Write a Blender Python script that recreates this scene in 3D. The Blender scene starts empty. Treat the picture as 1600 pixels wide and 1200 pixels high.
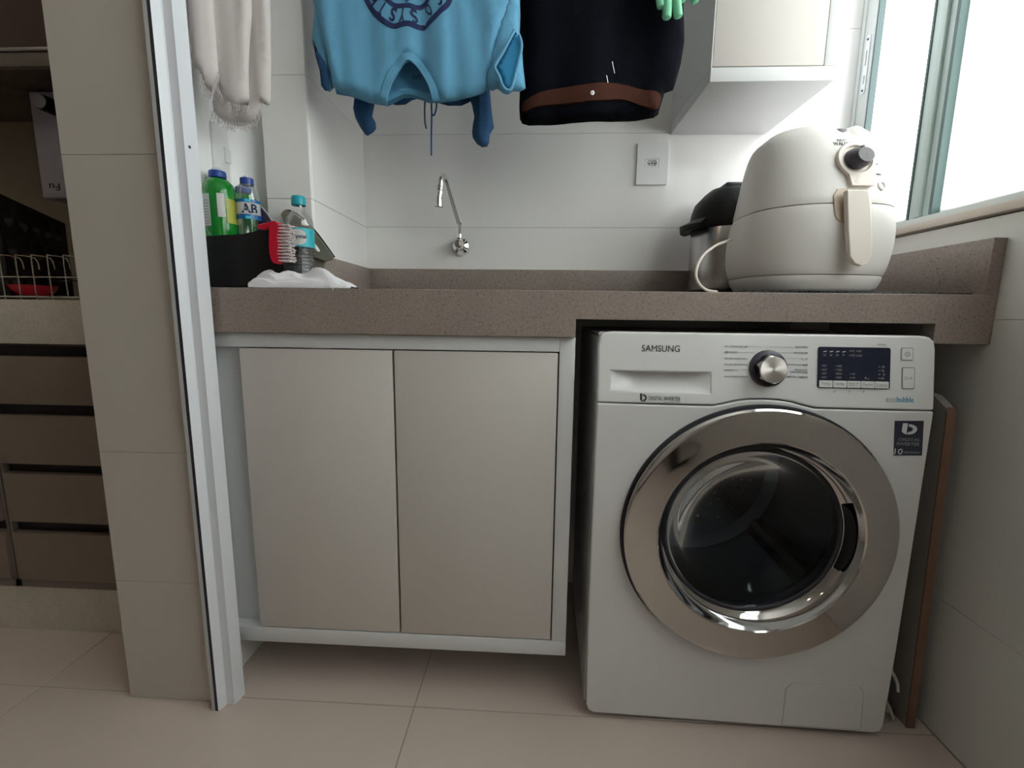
import bpy, bmesh, math, random
import numpy as np
from mathutils import Vector, Matrix, noise
from mathutils.geometry import delaunay_2d_cdt
random.seed(7)
S = bpy.context.scene
COL = S.collection
# ------------------------------------------------------------------ camera
cd = bpy.data.cameras.new('camera'); cam = bpy.data.objects.new('camera', cd); COL.objects.link(cam)
cd.sensor_width = 36; cd.lens = 15.995; cd.clip_start = .01
M_ = [[0.99862, -0.019618, 0.048711, -0.1188], [0.0511, 0.149299, -0.987471, -0.8513], [0.0121, 0.988598, 0.150095, 0.83803]]
cam.matrix_world = Matrix([M_[0], M_[1], M_[2], [0, 0, 0, 1]])
S.camera = cam
# ------------------------------------------------------------------ sky, exposure
SKY = 6.0
wd = bpy.data.worlds.new('sky'); S.world = wd; wd.use_nodes = True
bg = wd.node_tree.nodes['Background']; bg.inputs[0].default_value = (.975, .955, .975, 1); bg.inputs[1].default_value = SKY
S.view_settings.view_transform = 'Standard'; S.view_settings.look = 'None'
S.view_settings.gamma = 1; S.view_settings.use_curve_mapping = False
S.view_settings.exposure = 0.0
S.cycles.max_bounces = 10; S.cycles.diffuse_bounces = 6; S.cycles.glossy_bounces = 4
S.cycles.transmission_bounces = 8; S.cycles.transparent_max_bounces = 12
S.cycles.sample_clamp_indirect = 6; S.cycles.caustics_reflective = False; S.cycles.caustics_refractive = False
S.cycles.use_denoising = True
pl = bpy.data.lights.new('window_portal', 'AREA'); pl.shape = 'RECTANGLE'; pl.size = 2.0; pl.size_y = 1.2
pl.cycles.is_portal = True
po = bpy.data.objects.new('window_portal', pl); COL.objects.link(po)
po.location = (.83, -.505, 1.63); po.rotation_euler = (0, math.radians(90), 0); 
po.rotation_euler = Matrix(((0, 0, 1), (1, 0, 0), (0, 1, 0))).to_euler()
# ------------------------------------------------------------------ constants (metres)
YB = .4893      # back wall
RW = .7117      # right wall
LW = -.80       # left wall of the laundry niche
CT = .8844      # counter top height
YC = .0244      # counter front
YK = .0364      # cabinet front
CEIL = 2.35
# ------------------------------------------------------------------ helpers
WM = {}
def wmat(o): return WM.get(o.name, Matrix.Identity(4)) if o else Matrix.Identity(4)
def tag(o, label=None, cat=None, group=None, kind=None):
    if label: o['label'] = label
    if cat: o['category'] = cat
    if group: o['group'] = group
    if kind: o['kind'] = kind
    return o
def thing(name, label, cat, loc=(0, 0, 0), rz=0, group=None, kind=None):
    o = bpy.data.objects.new(name, None); COL.objects.link(o); o.empty_display_size = .05
    o.location = loc; o.rotation_euler = (0, 0, rz)
    WM[o.name] = Matrix.Translation(loc) @ Matrix.Rotation(rz, 4, 'Z')
    return tag(o, label, cat, group, kind)
def link(name, me, mat, parent=None):
    o = bpy.data.objects.new(name, me); COL.objects.link(o)
    if mat: 
        me.materials.clear(); me.materials.append(mat)
    if parent: o.parent = parent
    WM[o.name] = wmat(parent)
    return o
class B:
    """collects geometry in world coordinates (or local ones) and makes one mesh object"""
    def __init__(s): s.v = []; s.f = []
    def add(s, vs, fs):
        n = len(s.v); s.v += [tuple(v) for v in vs]; s.f += [tuple(i + n for i in f) for f in fs]; return s
    def bm(s, b):
        b.verts.ensure_lookup_table(); b.verts.index_update()
        s.add([v.co[:] for v in b.verts], [[v.index for v in f.verts] for f in b.faces]); b.free(); return s
    def box(s, x0, x1, y0, y1, z0, z1, bev=0, seg=2, rot=None):
        b = bmesh.new(); bmesh.ops.create_cube(b, size=1)
        for v in b.verts:
            v.co = Vector(((x0 + x1) / 2 + v.co.x * (x1 - x0), (y0 + y1) / 2 + v.co.y * (y1 - y0), (z0 + z1) / 2 + v.co.z * (z1 - z0)))
        if bev: bmesh.ops.bevel(b, geom=b.edges[:], offset=bev, segments=seg, affect='EDGES', profile=.5)
        if rot: bmesh.ops.transform(b, matrix=rot, verts=b.verts)
        return s.bm(b)
    def loft(s, rings, cap=True, close=True):
        n = len(rings[0]); base = len(s.v)
        for r in rings: s.v += [tuple(q) for q in r]
        for k in range(len(rings) - 1):
            for i in range(n if close else n - 1):
                j = (i + 1) % n
                s.f.append((base + k * n + i, base + k * n + j, base + (k + 1) * n + j, base + (k + 1) * n + i))
        if cap:
            s.f.append(tuple(base + i for i in range(n))[::-1]); s.f.append(tuple(base + (len(rings) - 1) * n + i for i in range(n)))
        return s
    def lathe(s, prof, c=(0, 0, 0), axis='z', n=40, cap=True):
        rings = []
        for r, h in prof:
            q = []
            for i in range(n):
                a = 2 * math.pi * i / n; x, y = r * math.cos(a), r * math.sin(a)
                q.append({'z': (c[0] + x, c[1] + y, c[2] + h), 'y': (c[0] + x, c[1] + h, c[2] + y), 'x': (c[0] + h, c[1] + x, c[2] + y)}[axis])
            rings.append(q)
        return s.loft(rings, cap)
    def tube(s, pts, r, n=10, sub=6, cap=True):
        pts = [Vector(q) for q in pts]
        if sub > 1 and len(pts) > 2:
            out = []
            for i in range(len(pts) - 1):
                p0, p1, p2, p3 = pts[max(i - 1, 0)], pts[i], pts[i + 1], pts[min(i + 2, len(pts) - 1)]
                for k in range(sub):
                    t = k / sub
                    out.append(.5 * ((2 * p1) + (p2 - p0) * t + (2 * p0 - 5 * p1 + 4 * p2 - p3) * t * t + (3 * p1 - p0 - 3 * p2 + p3) * t ** 3))
            out.append(pts[-1]); pts = out
        rings = []; up = Vector((.13, .21, .97))
        for i, q in enumerate(pts):
            d = (pts[min(i + 1, len(pts) - 1)] - pts[max(i - 1, 0)]).normalized()
            a = up - d * up.dot(d)
            if a.length < .05: a = Vector((1, 0, 0)) - d * d.x
            a.normalize(); up = a; b = d.cross(a)
            rr = r(i / max(len(pts) - 1, 1)) if callable(r) else r
            rings.append([q + a * rr * math.cos(2 * math.pi * k / n) + b * rr * math.sin(2 * math.pi * k / n) for k in range(n)])
        return s.loft(rings, cap)
    def warp(s, fn): s.v = [tuple(fn(*v)) for v in s.v]; return s
    def build(s, name, mat, parent=None, local=False, sharp=35, bevel=0, seg=2, recalc=True):
        me = bpy.data.meshes.new(name)
        vs = s.v
        if not local and parent:
            mi = wmat(parent).inverted(); vs = [mi @ Vector(v) for v in vs]
        me.from_pydata([tuple(v) for v in vs], [], s.f)
        if recalc:
            b = bmesh.new(); b.from_mesh(me); bmesh.ops.recalc_face_normals(b, faces=b.faces[:]); b.to_mesh(me); b.free()
        me.shade_smooth(); me.set_sharp_from_angle(angle=math.radians(sharp)); me.update()
        o = link(name, me, mat, parent)
        if bevel:
            m = o.modifiers.new('bevel', 'BEVEL'); m.width = bevel; m.segments = seg; m.limit_method = 'ANGLE'; m.angle_limit = math.radians(40); m.harden_normals = True
        return o
def inside(px, pz, poly):
    poly = np.asarray(poly); x0, z0 = poly[:, 0], poly[:, 1]; x1, z1 = np.roll(x0, -1), np.roll(z0, -1)
    res = np.zeros(len(px), bool)
    for a, b, c, d in zip(x0, z0, x1, z1):
        if b == d: continue
        m = ((b > pz) != (d > pz)) & (px < (c - a) * (pz - b) / (d - b) + a); res ^= m
    return res
def dist_poly(px, pz, poly):
    poly = np.asarray(poly); P = np.stack([px, pz], 1); best = np.full(len(px), 1e9)
    for a, b in zip(poly, np.roll(poly, -1, 0)):
        ab = b - a; L = max(ab @ ab, 1e-12); t = np.clip(((P - a) @ ab) / L, 0, 1)
        best = np.minimum(best, np.hypot(*(P - a - t[:, None] * ab).T))
    return best
def resample(poly, step):
    out = []
    for a, b in zip(poly, poly[1:] + poly[:1]):
        n = max(1, int(math.dist(a, b) / step + .5))
        for k in range(n): out.append((a[0] + (b[0] - a[0]) * k / n, a[1] + (b[1] - a[1]) * k / n))
    return out
def smooth_poly(poly, it=2):
    for _ in range(it):
        q = []
        for a, b in zip(poly, poly[1:] + poly[:1]):
            q += [(.75 * a[0] + .25 * b[0], .75 * a[1] + .25 * b[1]), (.25 * a[0] + .75 * b[0], .25 * a[1] + .75 * b[1])]
        poly = q
    return poly
def cdt(outline, holes=(), pts=()):
    vs = [Vector(q) for q in outline]; es = [(i, (i + 1) % len(outline)) for i in range(len(outline))]
    for h in holes:
        n = len(vs); vs += [Vector(q) for q in h]; es += [(n + i, n + (i + 1) % len(h)) for i in range(len(h))]
    vs += [Vector(q) for q in pts]
    v, e, f, *_ = delaunay_2d_cdt(vs, es, [], 0, 1e-6)
    v = np.array([q[:] for q in v]); f = np.array([t for t in f if len(t) == 3])
    c = v[f].mean(1); keep = inside(c[:, 0], c[:, 1], outline)
    for h in holes: keep &= ~inside(c[:, 0], c[:, 1], h)
    return v, f[keep]
def rounded(x0, x1, z0, z1, r, n=5):
    out = []
    for cx, cz, a0 in ((x1 - r, z0 + r, -90), (x1 - r, z1 - r, 0), (x0 + r, z1 - r, 90), (x0 + r, z0 + r, 180)):
        for k in range(n + 1):
            a = math.radians(a0 + 90 * k / n); out.append((cx + r * math.cos(a), cz + r * math.sin(a)))
    return out
def circle(x, z, r, n=48): return [(x + r * math.cos(2 * math.pi * k / n), z + r * math.sin(2 * math.pi * k / n)) for k in range(n)]
def plate(outline, y0, y1, holes=(), pts=()):
    """flat plate in the x-z plane between y0 and y1, with true holes"""
    v, f = cdt(outline, holes, pts); n = len(v)
    b = B(); vs = [(x, y0, z) for x, z in v] + [(x, y1, z) for x, z in v]
    fs = [tuple(int(i) for i in t) for t in f] + [tuple(int(i) + n for i in t)[::-1] for t in f]
    cnt = {}
    for t in f:
        for a, c in ((t[0], t[1]), (t[1], t[2]), (t[2], t[0])): cnt[(int(a), int(c))] = 1
    for (a, c) in cnt:
        if (c, a) not in cnt: fs.append((a, a + n, c + n, c))
    b.add(vs, fs); return b
def text_geo(body, x0, x1, z0, z1, y, depth=.0006, offset=0.0, warp=None, flip=False):
    """lettering as thin raised geometry that fills the box x0..x1, z0..z1 in the x-z plane at y"""
    cu = bpy.data.curves.new('t', 'FONT'); cu.body = body; cu.extrude = .02; cu.offset = offset; cu.resolution_u = 3
    o = bpy.data.objects.new('t', cu); COL.objects.link(o); bpy.context.view_layer.update()
    me = bpy.data.meshes.new_from_object(o.evaluated_get(bpy.context.evaluated_depsgraph_get()))
    v = np.array([q.co[:] for q in me.vertices]); fs = [tuple(q.vertices) for q in me.polygons]
    bpy.data.objects.remove(o); bpy.data.curves.remove(cu); bpy.data.meshes.remove(me)
    lo, hi = v.min(0), v.max(0)
    u = (v[:, 0] - lo[0]) / max(hi[0] - lo[0], 1e-9); w = (v[:, 1] - lo[1]) / max(hi[1] - lo[1], 1e-9)
    if flip: u = 1 - u; w = 1 - w
    X = x0 + u * (x1 - x0); Z = z0 + w * (z1 - z0); Y = y - depth * (v[:, 2] > 0)
    b = B(); b.add(zip(X, Y, Z), fs)
    if warp: b.warp(warp)
    return b
# ------------------------------------------------------------------ materials
def mat(name, col, rough=.5, metal=0., spec=.5, var=0., scale=8., bump=0., bscale=60., coat=0., trans=0., ior=1.45, sheen=0.):
    m = bpy.data.materials.new(name); m.use_nodes = True; N = m.node_tree.nodes; L = m.node_tree.links
    b = N['Principled BSDF']; b.inputs['Base Color'].default_value = (*col, 1); b.inputs['Roughness'].default_value = rough
    b.inputs['Metallic'].default_value = metal; b.inputs['Specular IOR Level'].default_value = spec
    b.inputs['Coat Weight'].default_value = coat; b.inputs['Coat Roughness'].default_value = .08
    b.inputs['Transmission Weight'].default_value = trans; b.inputs['IOR'].default_value = ior
    if sheen: b.inputs['Sheen Weight'].default_value = sheen; b.inputs['Sheen Roughness'].default_value = .5
    tc = N.new('ShaderNodeTexCoord')
    n = N.new('ShaderNodeTexNoise'); n.inputs['Scale'].default_value = scale; n.inputs['Detail'].default_value = 4
    L.new(tc.outputs['Object'], n.inputs['Vector'])
    r = N.new('ShaderNodeMixRGB'); r.inputs[1].default_value = (*[c * (1 - var) for c in col], 1); r.inputs[2].default_value = (*[min(1, c * (1 + var)) for c in col], 1)
    L.new(n.outputs['Fac'], r.inputs[0]); L.new(r.outputs[0], b.inputs['Base Color'])
    if bump:
        n2 = N.new('ShaderNodeTexNoise'); n2.inputs['Scale'].default_value = bscale; n2.inputs['Detail'].default_value = 3
        L.new(tc.outputs['Object'], n2.inputs['Vector'])
        bp_ = N.new('ShaderNodeBump'); bp_.inputs['Strength'].default_value = bump; bp_.inputs['Distance'].default_value = .002
        L.new(n2.outputs['Fac'], bp_.inputs['Height']); L.new(bp_.outputs[0], b.inputs['Normal'])
    return m
def granite(name, base, dark, light, rough=.35):
    m = mat(name, base, rough, var=.0); N = m.node_tree.nodes; L = m.node_tree.links; b = N['Principled BSDF']
    tc = N['Texture Coordinate']
    def tex(sc, det, lo, hi):
        n = N.new('ShaderNodeTexNoise'); n.inputs['Scale'].default_value = sc; n.inputs['Detail'].default_value = det; n.inputs['Roughness'].default_value = .7
        L.new(tc.outputs['Object'], n.inputs['Vector'])
        r = N.new('ShaderNodeValToRGB'); r.color_ramp.elements[0].position = lo; r.color_ramp.elements[1].position = hi
        L.new(n.outputs['Fac'], r.inputs[0]); return r.outputs[0]
    m1 = N.new('ShaderNodeMixRGB'); m1.inputs[1].default_value = (*base, 1); m1.inputs[2].default_value = (*dark, 1); L.new(tex(190, 3, .52, .72), m1.inputs[0])
    m2 = N.new('ShaderNodeMixRGB'); L.new(m1.outputs[0], m2.inputs[1]); m2.inputs[2].default_value = (*light, 1); L.new(tex(240, 2, .55, .75), m2.inputs[0])
    m3 = N.new('ShaderNodeMixRGB'); m3.blend_type = 'MULTIPLY'; L.new(m2.outputs[0], m3.inputs[1]); L.new(tex(7, 5, -.6, .9), m3.inputs[2]); m3.inputs[0].default_value = .35
    L.new(m3.outputs[0], b.inputs['Base Color']); return m
def clear(name, col, rough=.03, tint=1., spec_mix=.12):
    """thin clear plastic or glass: mostly transparent with a fresnel gloss"""
    m = bpy.data.materials.new(name); m.use_nodes = True; N = m.node_tree.nodes; L = m.node_tree.links; N.clear()
    out = N.new('ShaderNodeOutputMaterial'); t = N.new('ShaderNodeBsdfTransparent'); t.inputs[0].default_value = (*col, 1)
    g = N.new('ShaderNodeBsdfGlossy'); g.inputs['Roughness'].default_value = rough; g.inputs[0].default_value = (1, 1, 1, 1)
    lw = N.new('ShaderNodeLayerWeight'); lw.inputs[0].default_value = spec_mix + .15
    mx = N.new('ShaderNodeMixShader'); L.new(lw.outputs['Facing'], mx.inputs[0]); L.new(t.outputs[0], mx.inputs[1]); L.new(g.outputs[0], mx.inputs[2])
    mm = N.new('ShaderNodeMath'); mm.operation = 'MULTIPLY_ADD'; mm.inputs[1].default_value = .55; mm.inputs[2].default_value = spec_mix * .4
    L.new(lw.outputs['Facing'], mm.inputs[0]); L.new(mm.outputs[0], mx.inputs[0])
    L.new(mx.outputs[0], out.inputs[0]); return m
MT = {}
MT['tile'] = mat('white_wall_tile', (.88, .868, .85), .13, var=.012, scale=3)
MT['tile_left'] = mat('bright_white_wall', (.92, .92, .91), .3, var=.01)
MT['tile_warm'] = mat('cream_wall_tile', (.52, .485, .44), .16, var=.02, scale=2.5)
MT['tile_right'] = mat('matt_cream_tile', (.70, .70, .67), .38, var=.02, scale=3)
MT['grout'] = mat('grout', (.50, .49, .47), .9)
MT['floor'] = mat('beige_porcelain', (.57, .485, .43), .22, var=.05, scale=2.2, bump=.03, bscale=30)
MT['fgrout'] = mat('floor_grout', (.33, .29, .25), .9)
MT['paint'] = mat('white_paint', (.70, .69, .67), .7, var=.01)
MT['paint_dim'] = mat('beige_paint', (.40, .365, .33), .7, var=.01)
MT['alu'] = mat('white_lacquered_aluminium', (.74, .76, .80), .33, var=.01)
MT['alu_grey'] = mat('grey_gasket', (.50, .51, .52), .5)
MT['rubber'] = mat('dark_rubber', (.03, .03, .04), .6)
MT['granite'] = granite('grey_beige_granite', (.34, .28, .25), (.17, .14, .125), (.46, .41, .37))
MT['stone_k'] = granite('cream_stone', (.66, .61, .52), (.46, .43, .36), (.72, .68, .6), .3)
MT['lam'] = mat('pale_grey_laminate', (.60, .565, .535), .42, var=.01, scale=3)
MT['lam_white'] = mat('white_laminate', (.67, .68, .69), .4, var=.01, scale=3)
MT['black'] = mat('black_plastic', (.010, .010, .012), .45, spec=.35, var=.1)
MT['dark'] = mat('matt_black', (.01, .01, .01), .9)  # near-black for the plinth, pin holes and nozzle mesh
MT['enamel'] = mat('white_enamel', (.70, .70, .70), .22, var=.008, scale=4)
MT['enamel_side'] = mat('grey_white_sheet', (.55, .56, .56), .35)
MT['chrome'] = mat('chrome', (.80, .78, .76), .06, metal=1)
MT['ringchrome'] = mat('smoked_chrome', (.60, .575, .56), .07, metal=1)
MT['brushed'] = mat('brushed_steel', (.62, .58, .55), .3, metal=1)
bm_ = MT['brushed']; tn = bm_.node_tree.nodes.new('ShaderNodeTangent'); tn.direction_type = 'RADIAL'; tn.axis = 'Y'
bm_.node_tree.links.new(tn.outputs[0], bm_.node_tree.nodes['Principled BSDF'].inputs['Tangent']); bm_.node_tree.nodes['Principled BSDF'].inputs['Anisotropic'].default_value = .85
MT['steel'] = mat('stainless_steel', (.52, .50, .49), .25, metal=1)
MT['drum'] = mat('drum_steel', (.30, .32, .35), .3, metal=1)
MT['print'] = mat('dark_grey_print', (.05, .055, .06), .6)
MT['print_mid'] = mat('mid_grey_print', (.26, .27, .28), .6)
MT['print_black'] = mat('black_print', (.01, .01, .012), .5)
MT['print_white'] = mat('pale_print', (.62, .64, .67), .6)
MT['print_blue'] = mat('blue_print', (.07, .30, .48), .6)
MT['print_green'] = mat('green_grey_print', (.40, .47, .38), .6)
MT['display'] = mat('dark_display', (.012, .016, .035), .12)
MT['badge'] = mat('dark_sticker', (.03, .033, .055), .35)
MT['fryer'] = mat('ivory_plastic', (.72, .70, .67), .30, var=.01)
MT['fryer_w'] = mat('white_gloss_plastic', (.78, .77, .75), .2, var=.01)
MT['cream'] = mat('cream_plastic', (.80, .73, .67), .35, var=.01)
MT['tan'] = mat('tan_plastic', (.55, .45, .35), .4)
MT['knob'] = mat('dark_grey_plastic', (.045, .043, .065), .35)
MT['knob_cap'] = mat('grey_knob_cap', (.16, .155, .165), .45)
MT['shirt'] = mat('light_blue_jersey', (.12, .355, .55), .85, var=.08, scale=14, bump=.25, bscale=500, sheen=.05)
MT['shirt_in'] = mat('blue_jersey_inside', (.11, .34, .54), .9, var=.05, bump=.2, bscale=500)
MT['navy'] = mat('navy_print', (.008, .018, .09), .7)
MT['denim'] = mat('deep_blue_jersey', (.018, .072, .17), .9, var=.15, scale=20, bump=.4, bscale=300)
MT['jacket'] = mat('black_fleece', (.0035, .0045, .008), 1., spec=.12, var=.3, scale=14, bump=.4, bscale=250)
MT['band'] = mat('brown_ribbing', (.060, .022, .014), .95, spec=.2, var=.15, scale=30, bump=.4, bscale=300)
MT['glove'] = mat('mint_green_rubber', (.20, .58, .36), .45, var=.04, bump=.15, bscale=120)
MT['towel'] = mat('off_white_linen', (.62, .575, .565), .95, var=.03, scale=25, bump=.2, bscale=900)
MT['cloth'] = mat('white_cotton', (.80, .79, .83), .9, var=.03, bump=.3, bscale=300)
MT['green_liq'] = mat('green_detergent', (.003, .21, .02), .12, var=.15, scale=18, coat=.4)
MT['blue_cap'] = mat('blue_cap_plastic', (.02, .06, .30), .35)
MT['clear_cap'] = mat('translucent_cap', (.62, .64, .68), .3)
MT['label_white'] = mat('white_label', (.55, .56, .54), .5)
MT['label_yellow'] = mat('yellow_label', (.42, .45, .08), .4)
MT['label_blue'] = mat('blue_foil_label', (.01, .13, .36), .25, var=.3, scale=30)
MT['label_cyan'] = mat('foil_glint', (.05, .50, .70), .2)
MT['label_teal'] = mat('teal_label', (.02, .42, .50), .35)
MT['teal_cap'] = mat('teal_cap_plastic', (.01, .34, .42), .35)
MT['clear'] = clear('clear_plastic', (.975, .98, .985), .05, spec_mix=.2)
MT['glass'] = clear('drinking_glass', (.80, .82, .86), .05, spec_mix=.45)
MT['red'] = mat('red_plastic', (.55, .012, .035), .3)
MT['bristle'] = mat('white_bristle', (.72, .66, .66), .6)
MT['tray'] = mat('olive_grey_plastic', (.24, .225, .18), .35)
MT['purple'] = mat('dark_purple_pad', (.045, .03, .065), .8)
MT['taupe'] = mat('taupe_gloss_lacquer', (.19, .145, .115), .3, var=.04)
MT['taupe_side'] = mat('taupe_frame', (.17, .145, .125), .4)
MT['k_splash'] = mat('brown_beige_stone', (.26, .21, .15), .35, var=.1, scale=25)
MT['brown_gloss'] = mat('brown_gloss_cabinet', (.085, .062, .05), .2, var=.06)
MT['pur'] = mat('lilac_grey_plastic', (.40, .375, .43), .25)
MT['wood'] = mat('brown_edge_band', (.20, .115, .08), .5, var=.2, scale=30)
MT['board'] = mat('grey_board', (.30, .285, .26), .6, var=.04)
MT['strand'] = mat('grey_white_cotton_strand', (.50, .48, .44), .9)
MT['sash'] = mat('pale_green_aluminium', (.50, .60, .58), .35)
MT['sash_dark'] = mat('dark_green_gasket', (.10, .16, .155), .5)
MT['frame_g'] = mat('pale_grey_aluminium', (.58, .62, .61), .4)
MT['sill_stone'] = mat('tan_sill_stone', (.55, .48, .41), .4, var=.06, scale=20)
MT['outlet'] = mat('outlet_plastic', (.80, .81, .81), .3)
# frosted pane: scatters the daylight that falls on its outer face
m = bpy.data.materials.new('frosted_glass'); m.use_nodes = True; N = m.node_tree.nodes; L = m.node_tree.links; N.clear()
out = N.new('ShaderNodeOutputMaterial'); t = N.new('ShaderNodeBsdfTranslucent'); t.inputs[0].default_value = (.90, .935, .91, 1)
g = N.new('ShaderNodeBsdfGlossy'); g.inputs['Roughness'].default_value = .3; mx = N.new('ShaderNodeMixShader'); mx.inputs[0].default_value = .05
L.new(t.outputs[0], mx.inputs[1]); L.new(g.outputs[0], mx.inputs[2]); L.new(mx.outputs[0], out.inputs[0]); MT['frost'] = m
# dark glass of the washer door
m = bpy.data.materials.new('smoked_door_glass'); m.use_nodes = True; N = m.node_tree.nodes; L = m.node_tree.links; N.clear()
out = N.new('ShaderNodeOutputMaterial'); t = N.new('ShaderNodeBsdfTransparent'); t.inputs[0].default_value = (.50, .54, .60, 1)
g = N.new('ShaderNodeBsdfGlossy'); g.inputs['Roughness'].default_value = .06; g.inputs[0].default_value = (.9, .95, 1, 1)
mx = N.new('ShaderNodeMixShader'); fr = N.new('ShaderNodeFresnel'); fr.inputs[0].default_value = 1.33
L.new(fr.outputs[0], mx.inputs[0]); L.new(t.outputs[0], mx.inputs[1]); L.new(g.outputs[0], mx.inputs[2]); L.new(mx.outputs[0], out.inputs[0]); MT['doorglass'] = m

# ------------------------------------------------------------------ the room
def struct(name, label=None):
    o = bpy.data.objects.new(name, None); COL.objects.link(o); WM[o.name] = Matrix.Identity(4); tag(o, label, None, None, 'structure'); return o
def tiles(parent, axis, face, sgn, us, vs, m, gap=.0018, th=.008):
    """tiles standing proud of a wall; axis = normal, sgn = the side the tiles face"""
    cache = {}
    for u0, u1 in us:
        for v0, v1 in vs:
            w, h = u1 - u0, v1 - v0
            if w < .01 or h < .01: continue
            key = (round(w, 4), round(h, 4))
            if key not in cache:
                b = B(); a, c = w / 2 - gap / 2, h / 2 - gap / 2
                if axis == 'y': b.box(-a, a, 0, th, -c, c, .0009, 1)
                elif axis == 'x': b.box(0, th, -a, a, -c, c, .0009, 1)
                else: b.box(-a, a, -c, c, 0, th, .0009, 1)
                o = b.build('tile', m, parent, local=True); cache[key] = o.data
            else: o = link('tile', cache[key], None, parent)
            cu, cv = (u0 + u1) / 2, (v0 + v1) / 2
            off = face if sgn > 0 else face - th
            if sgn < 0 and axis != 'z': off = face
            if axis == 'y': o.location = (cu, off if sgn < 0 else face - th, cv)
            elif axis == 'x': o.location = (off if sgn < 0 else face - th, cu, cv)
            else: o.location = (cu, cv, face - th)
def seq(a, *br):
    return list(zip((a,) + br[:-1], br))
floor = struct('floor')
B().box(-3.2, .86, -2.6, .86, -.06, -.0015).build('floor_bed', MT['fgrout'], floor)
xs = [-3.2, -2.915, -2.065, -1.212, -.3635, .7117]; ys = [-2.6, -2.548, -1.698, -.848, .0035, .72]
tiles(floor, 'z', 0, 1, list(zip(xs[:-1], xs[1:])), list(zip(ys[:-1], ys[1:])), MT['floor'], gap=.0022)
wb = struct('wall_back')
B().box(-.80, RW + .018, YB + .0014, YB + .12, 0, CEIL).build('wall_core', MT['grout'], wb)
zb = [0, .091, .339, .587, .835, 1.083, 1.331, 1.579, 1.827, 2.075, CEIL]
# tiles face the room (towards -y): front face at YB
def wall_tiles_y(parent, face, us, vs, m):
    cache = {}
    for u0, u1 in us:
        for v0, v1 in vs:
            key = (round(u1 - u0, 4), round(v1 - v0, 4)); a, c = key[0] / 2 - .0004, key[1] / 2 - .0004
            if key not in cache:
                o = B().box(-a, a, 0, .008, -c, c, .0009, 1).build('tile', m, parent, local=True); cache[key] = o.data
            else: o = link('tile', cache[key], None, parent)
            o.location = ((u0 + u1) / 2, face, (v0 + v1) / 2)
def wall_tiles_x(parent, x0, us, vs, m):
    cache = {}
    for u0, u1 in us:
        for v0, v1 in vs:
            key = (round(u1 - u0, 4), round(v1 - v0, 4)); a, c = key[0] / 2 - .0004, key[1] / 2 - .0004
            if key not in cache:
                o = B().box(0, .008, -a, a, -c, c, .0009, 1).build('tile', m, parent, local=True); cache[key] = o.data
            else: o = link('tile', cache[key], None, parent)
            o.location = (x0, (u0 + u1) / 2, (v0 + v1) / 2)
zp = list(zip(zb[:-1], zb[1:]))
wall_tiles_y(wb, YB, [(-.79, .605), (.605, RW)], zp, MT['tile'])
# column (pilaster) in the back left corner
pc = struct('wall_corner')
B().box(-.7096, -.6120, .1664, YB, CT + .0006, CEIL).build('wall_core', MT['grout'], pc)
zc_ = [(CT + .0006, 1.083)] + zp[5:]
wall_tiles_y(pc, .165, [(-.711, -.6106)], zc_, MT['tile'])
wall_tiles_x(pc, -.6186, [(.173, YB)], zc_, MT['tile'])
wall_tiles_x(pc, -.711, [(.173, YB)], zc_, MT['tile'])
# partition between laundry and kitchen: end face towards the camera, laundry face, kitchen face
ns = struct('wall_light_slant')  # slanted face added beside the column to catch the window light
B().add([(x, y, z) for z in (CT + .0006, CEIL) for x, y in ((-.7995, .165), (-.7115, .250), (-.7115, .30), (-.7995, .30))], [(0, 1, 5, 4), (1, 2, 6, 5), (2, 3, 7, 6), (3, 0, 4, 7), (0, 3, 2, 1), (4, 5, 6, 7)]).build('wall_face', MT['tile_left'], ns)
pw = struct('wall_left')
B().box(-.9876, -.8014, -.0106, .72, 0, CEIL).build('wall_core', MT['grout'], pw)
zl = [0, .2765, .557, 1.1165, 1.676, CEIL]
zlp = list(zip(zl[:-1], zl[1:]))
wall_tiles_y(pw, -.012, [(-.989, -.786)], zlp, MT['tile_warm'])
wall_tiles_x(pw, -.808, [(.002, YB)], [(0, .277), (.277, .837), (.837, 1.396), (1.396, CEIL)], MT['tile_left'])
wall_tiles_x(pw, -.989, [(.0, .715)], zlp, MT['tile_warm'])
# kitchen back wall, far left wall, wall behind the camera, ceiling
kw = struct('wall_kitchen'); B().box(-3.2, -.989, .72, .84, 0, CEIL).build('wall_face', MT['k_splash'], kw)
fw = struct('wall_far_left'); B().box(-3.3, -3.2, -2.6, .84, 0, CEIL).build('wall_face', MT['paint_dim'], fw)
bw = struct('wall_front'); B().box(-3.3, .86, -2.7, -2.6, 0, CEIL).build('wall_face', MT['paint_dim'], bw)
ce = struct('ceiling'); B().box(-3.3, .86, -2.7, .84, CEIL, CEIL + .1).build('ceiling_slab', MT['paint'], ce)
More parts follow.
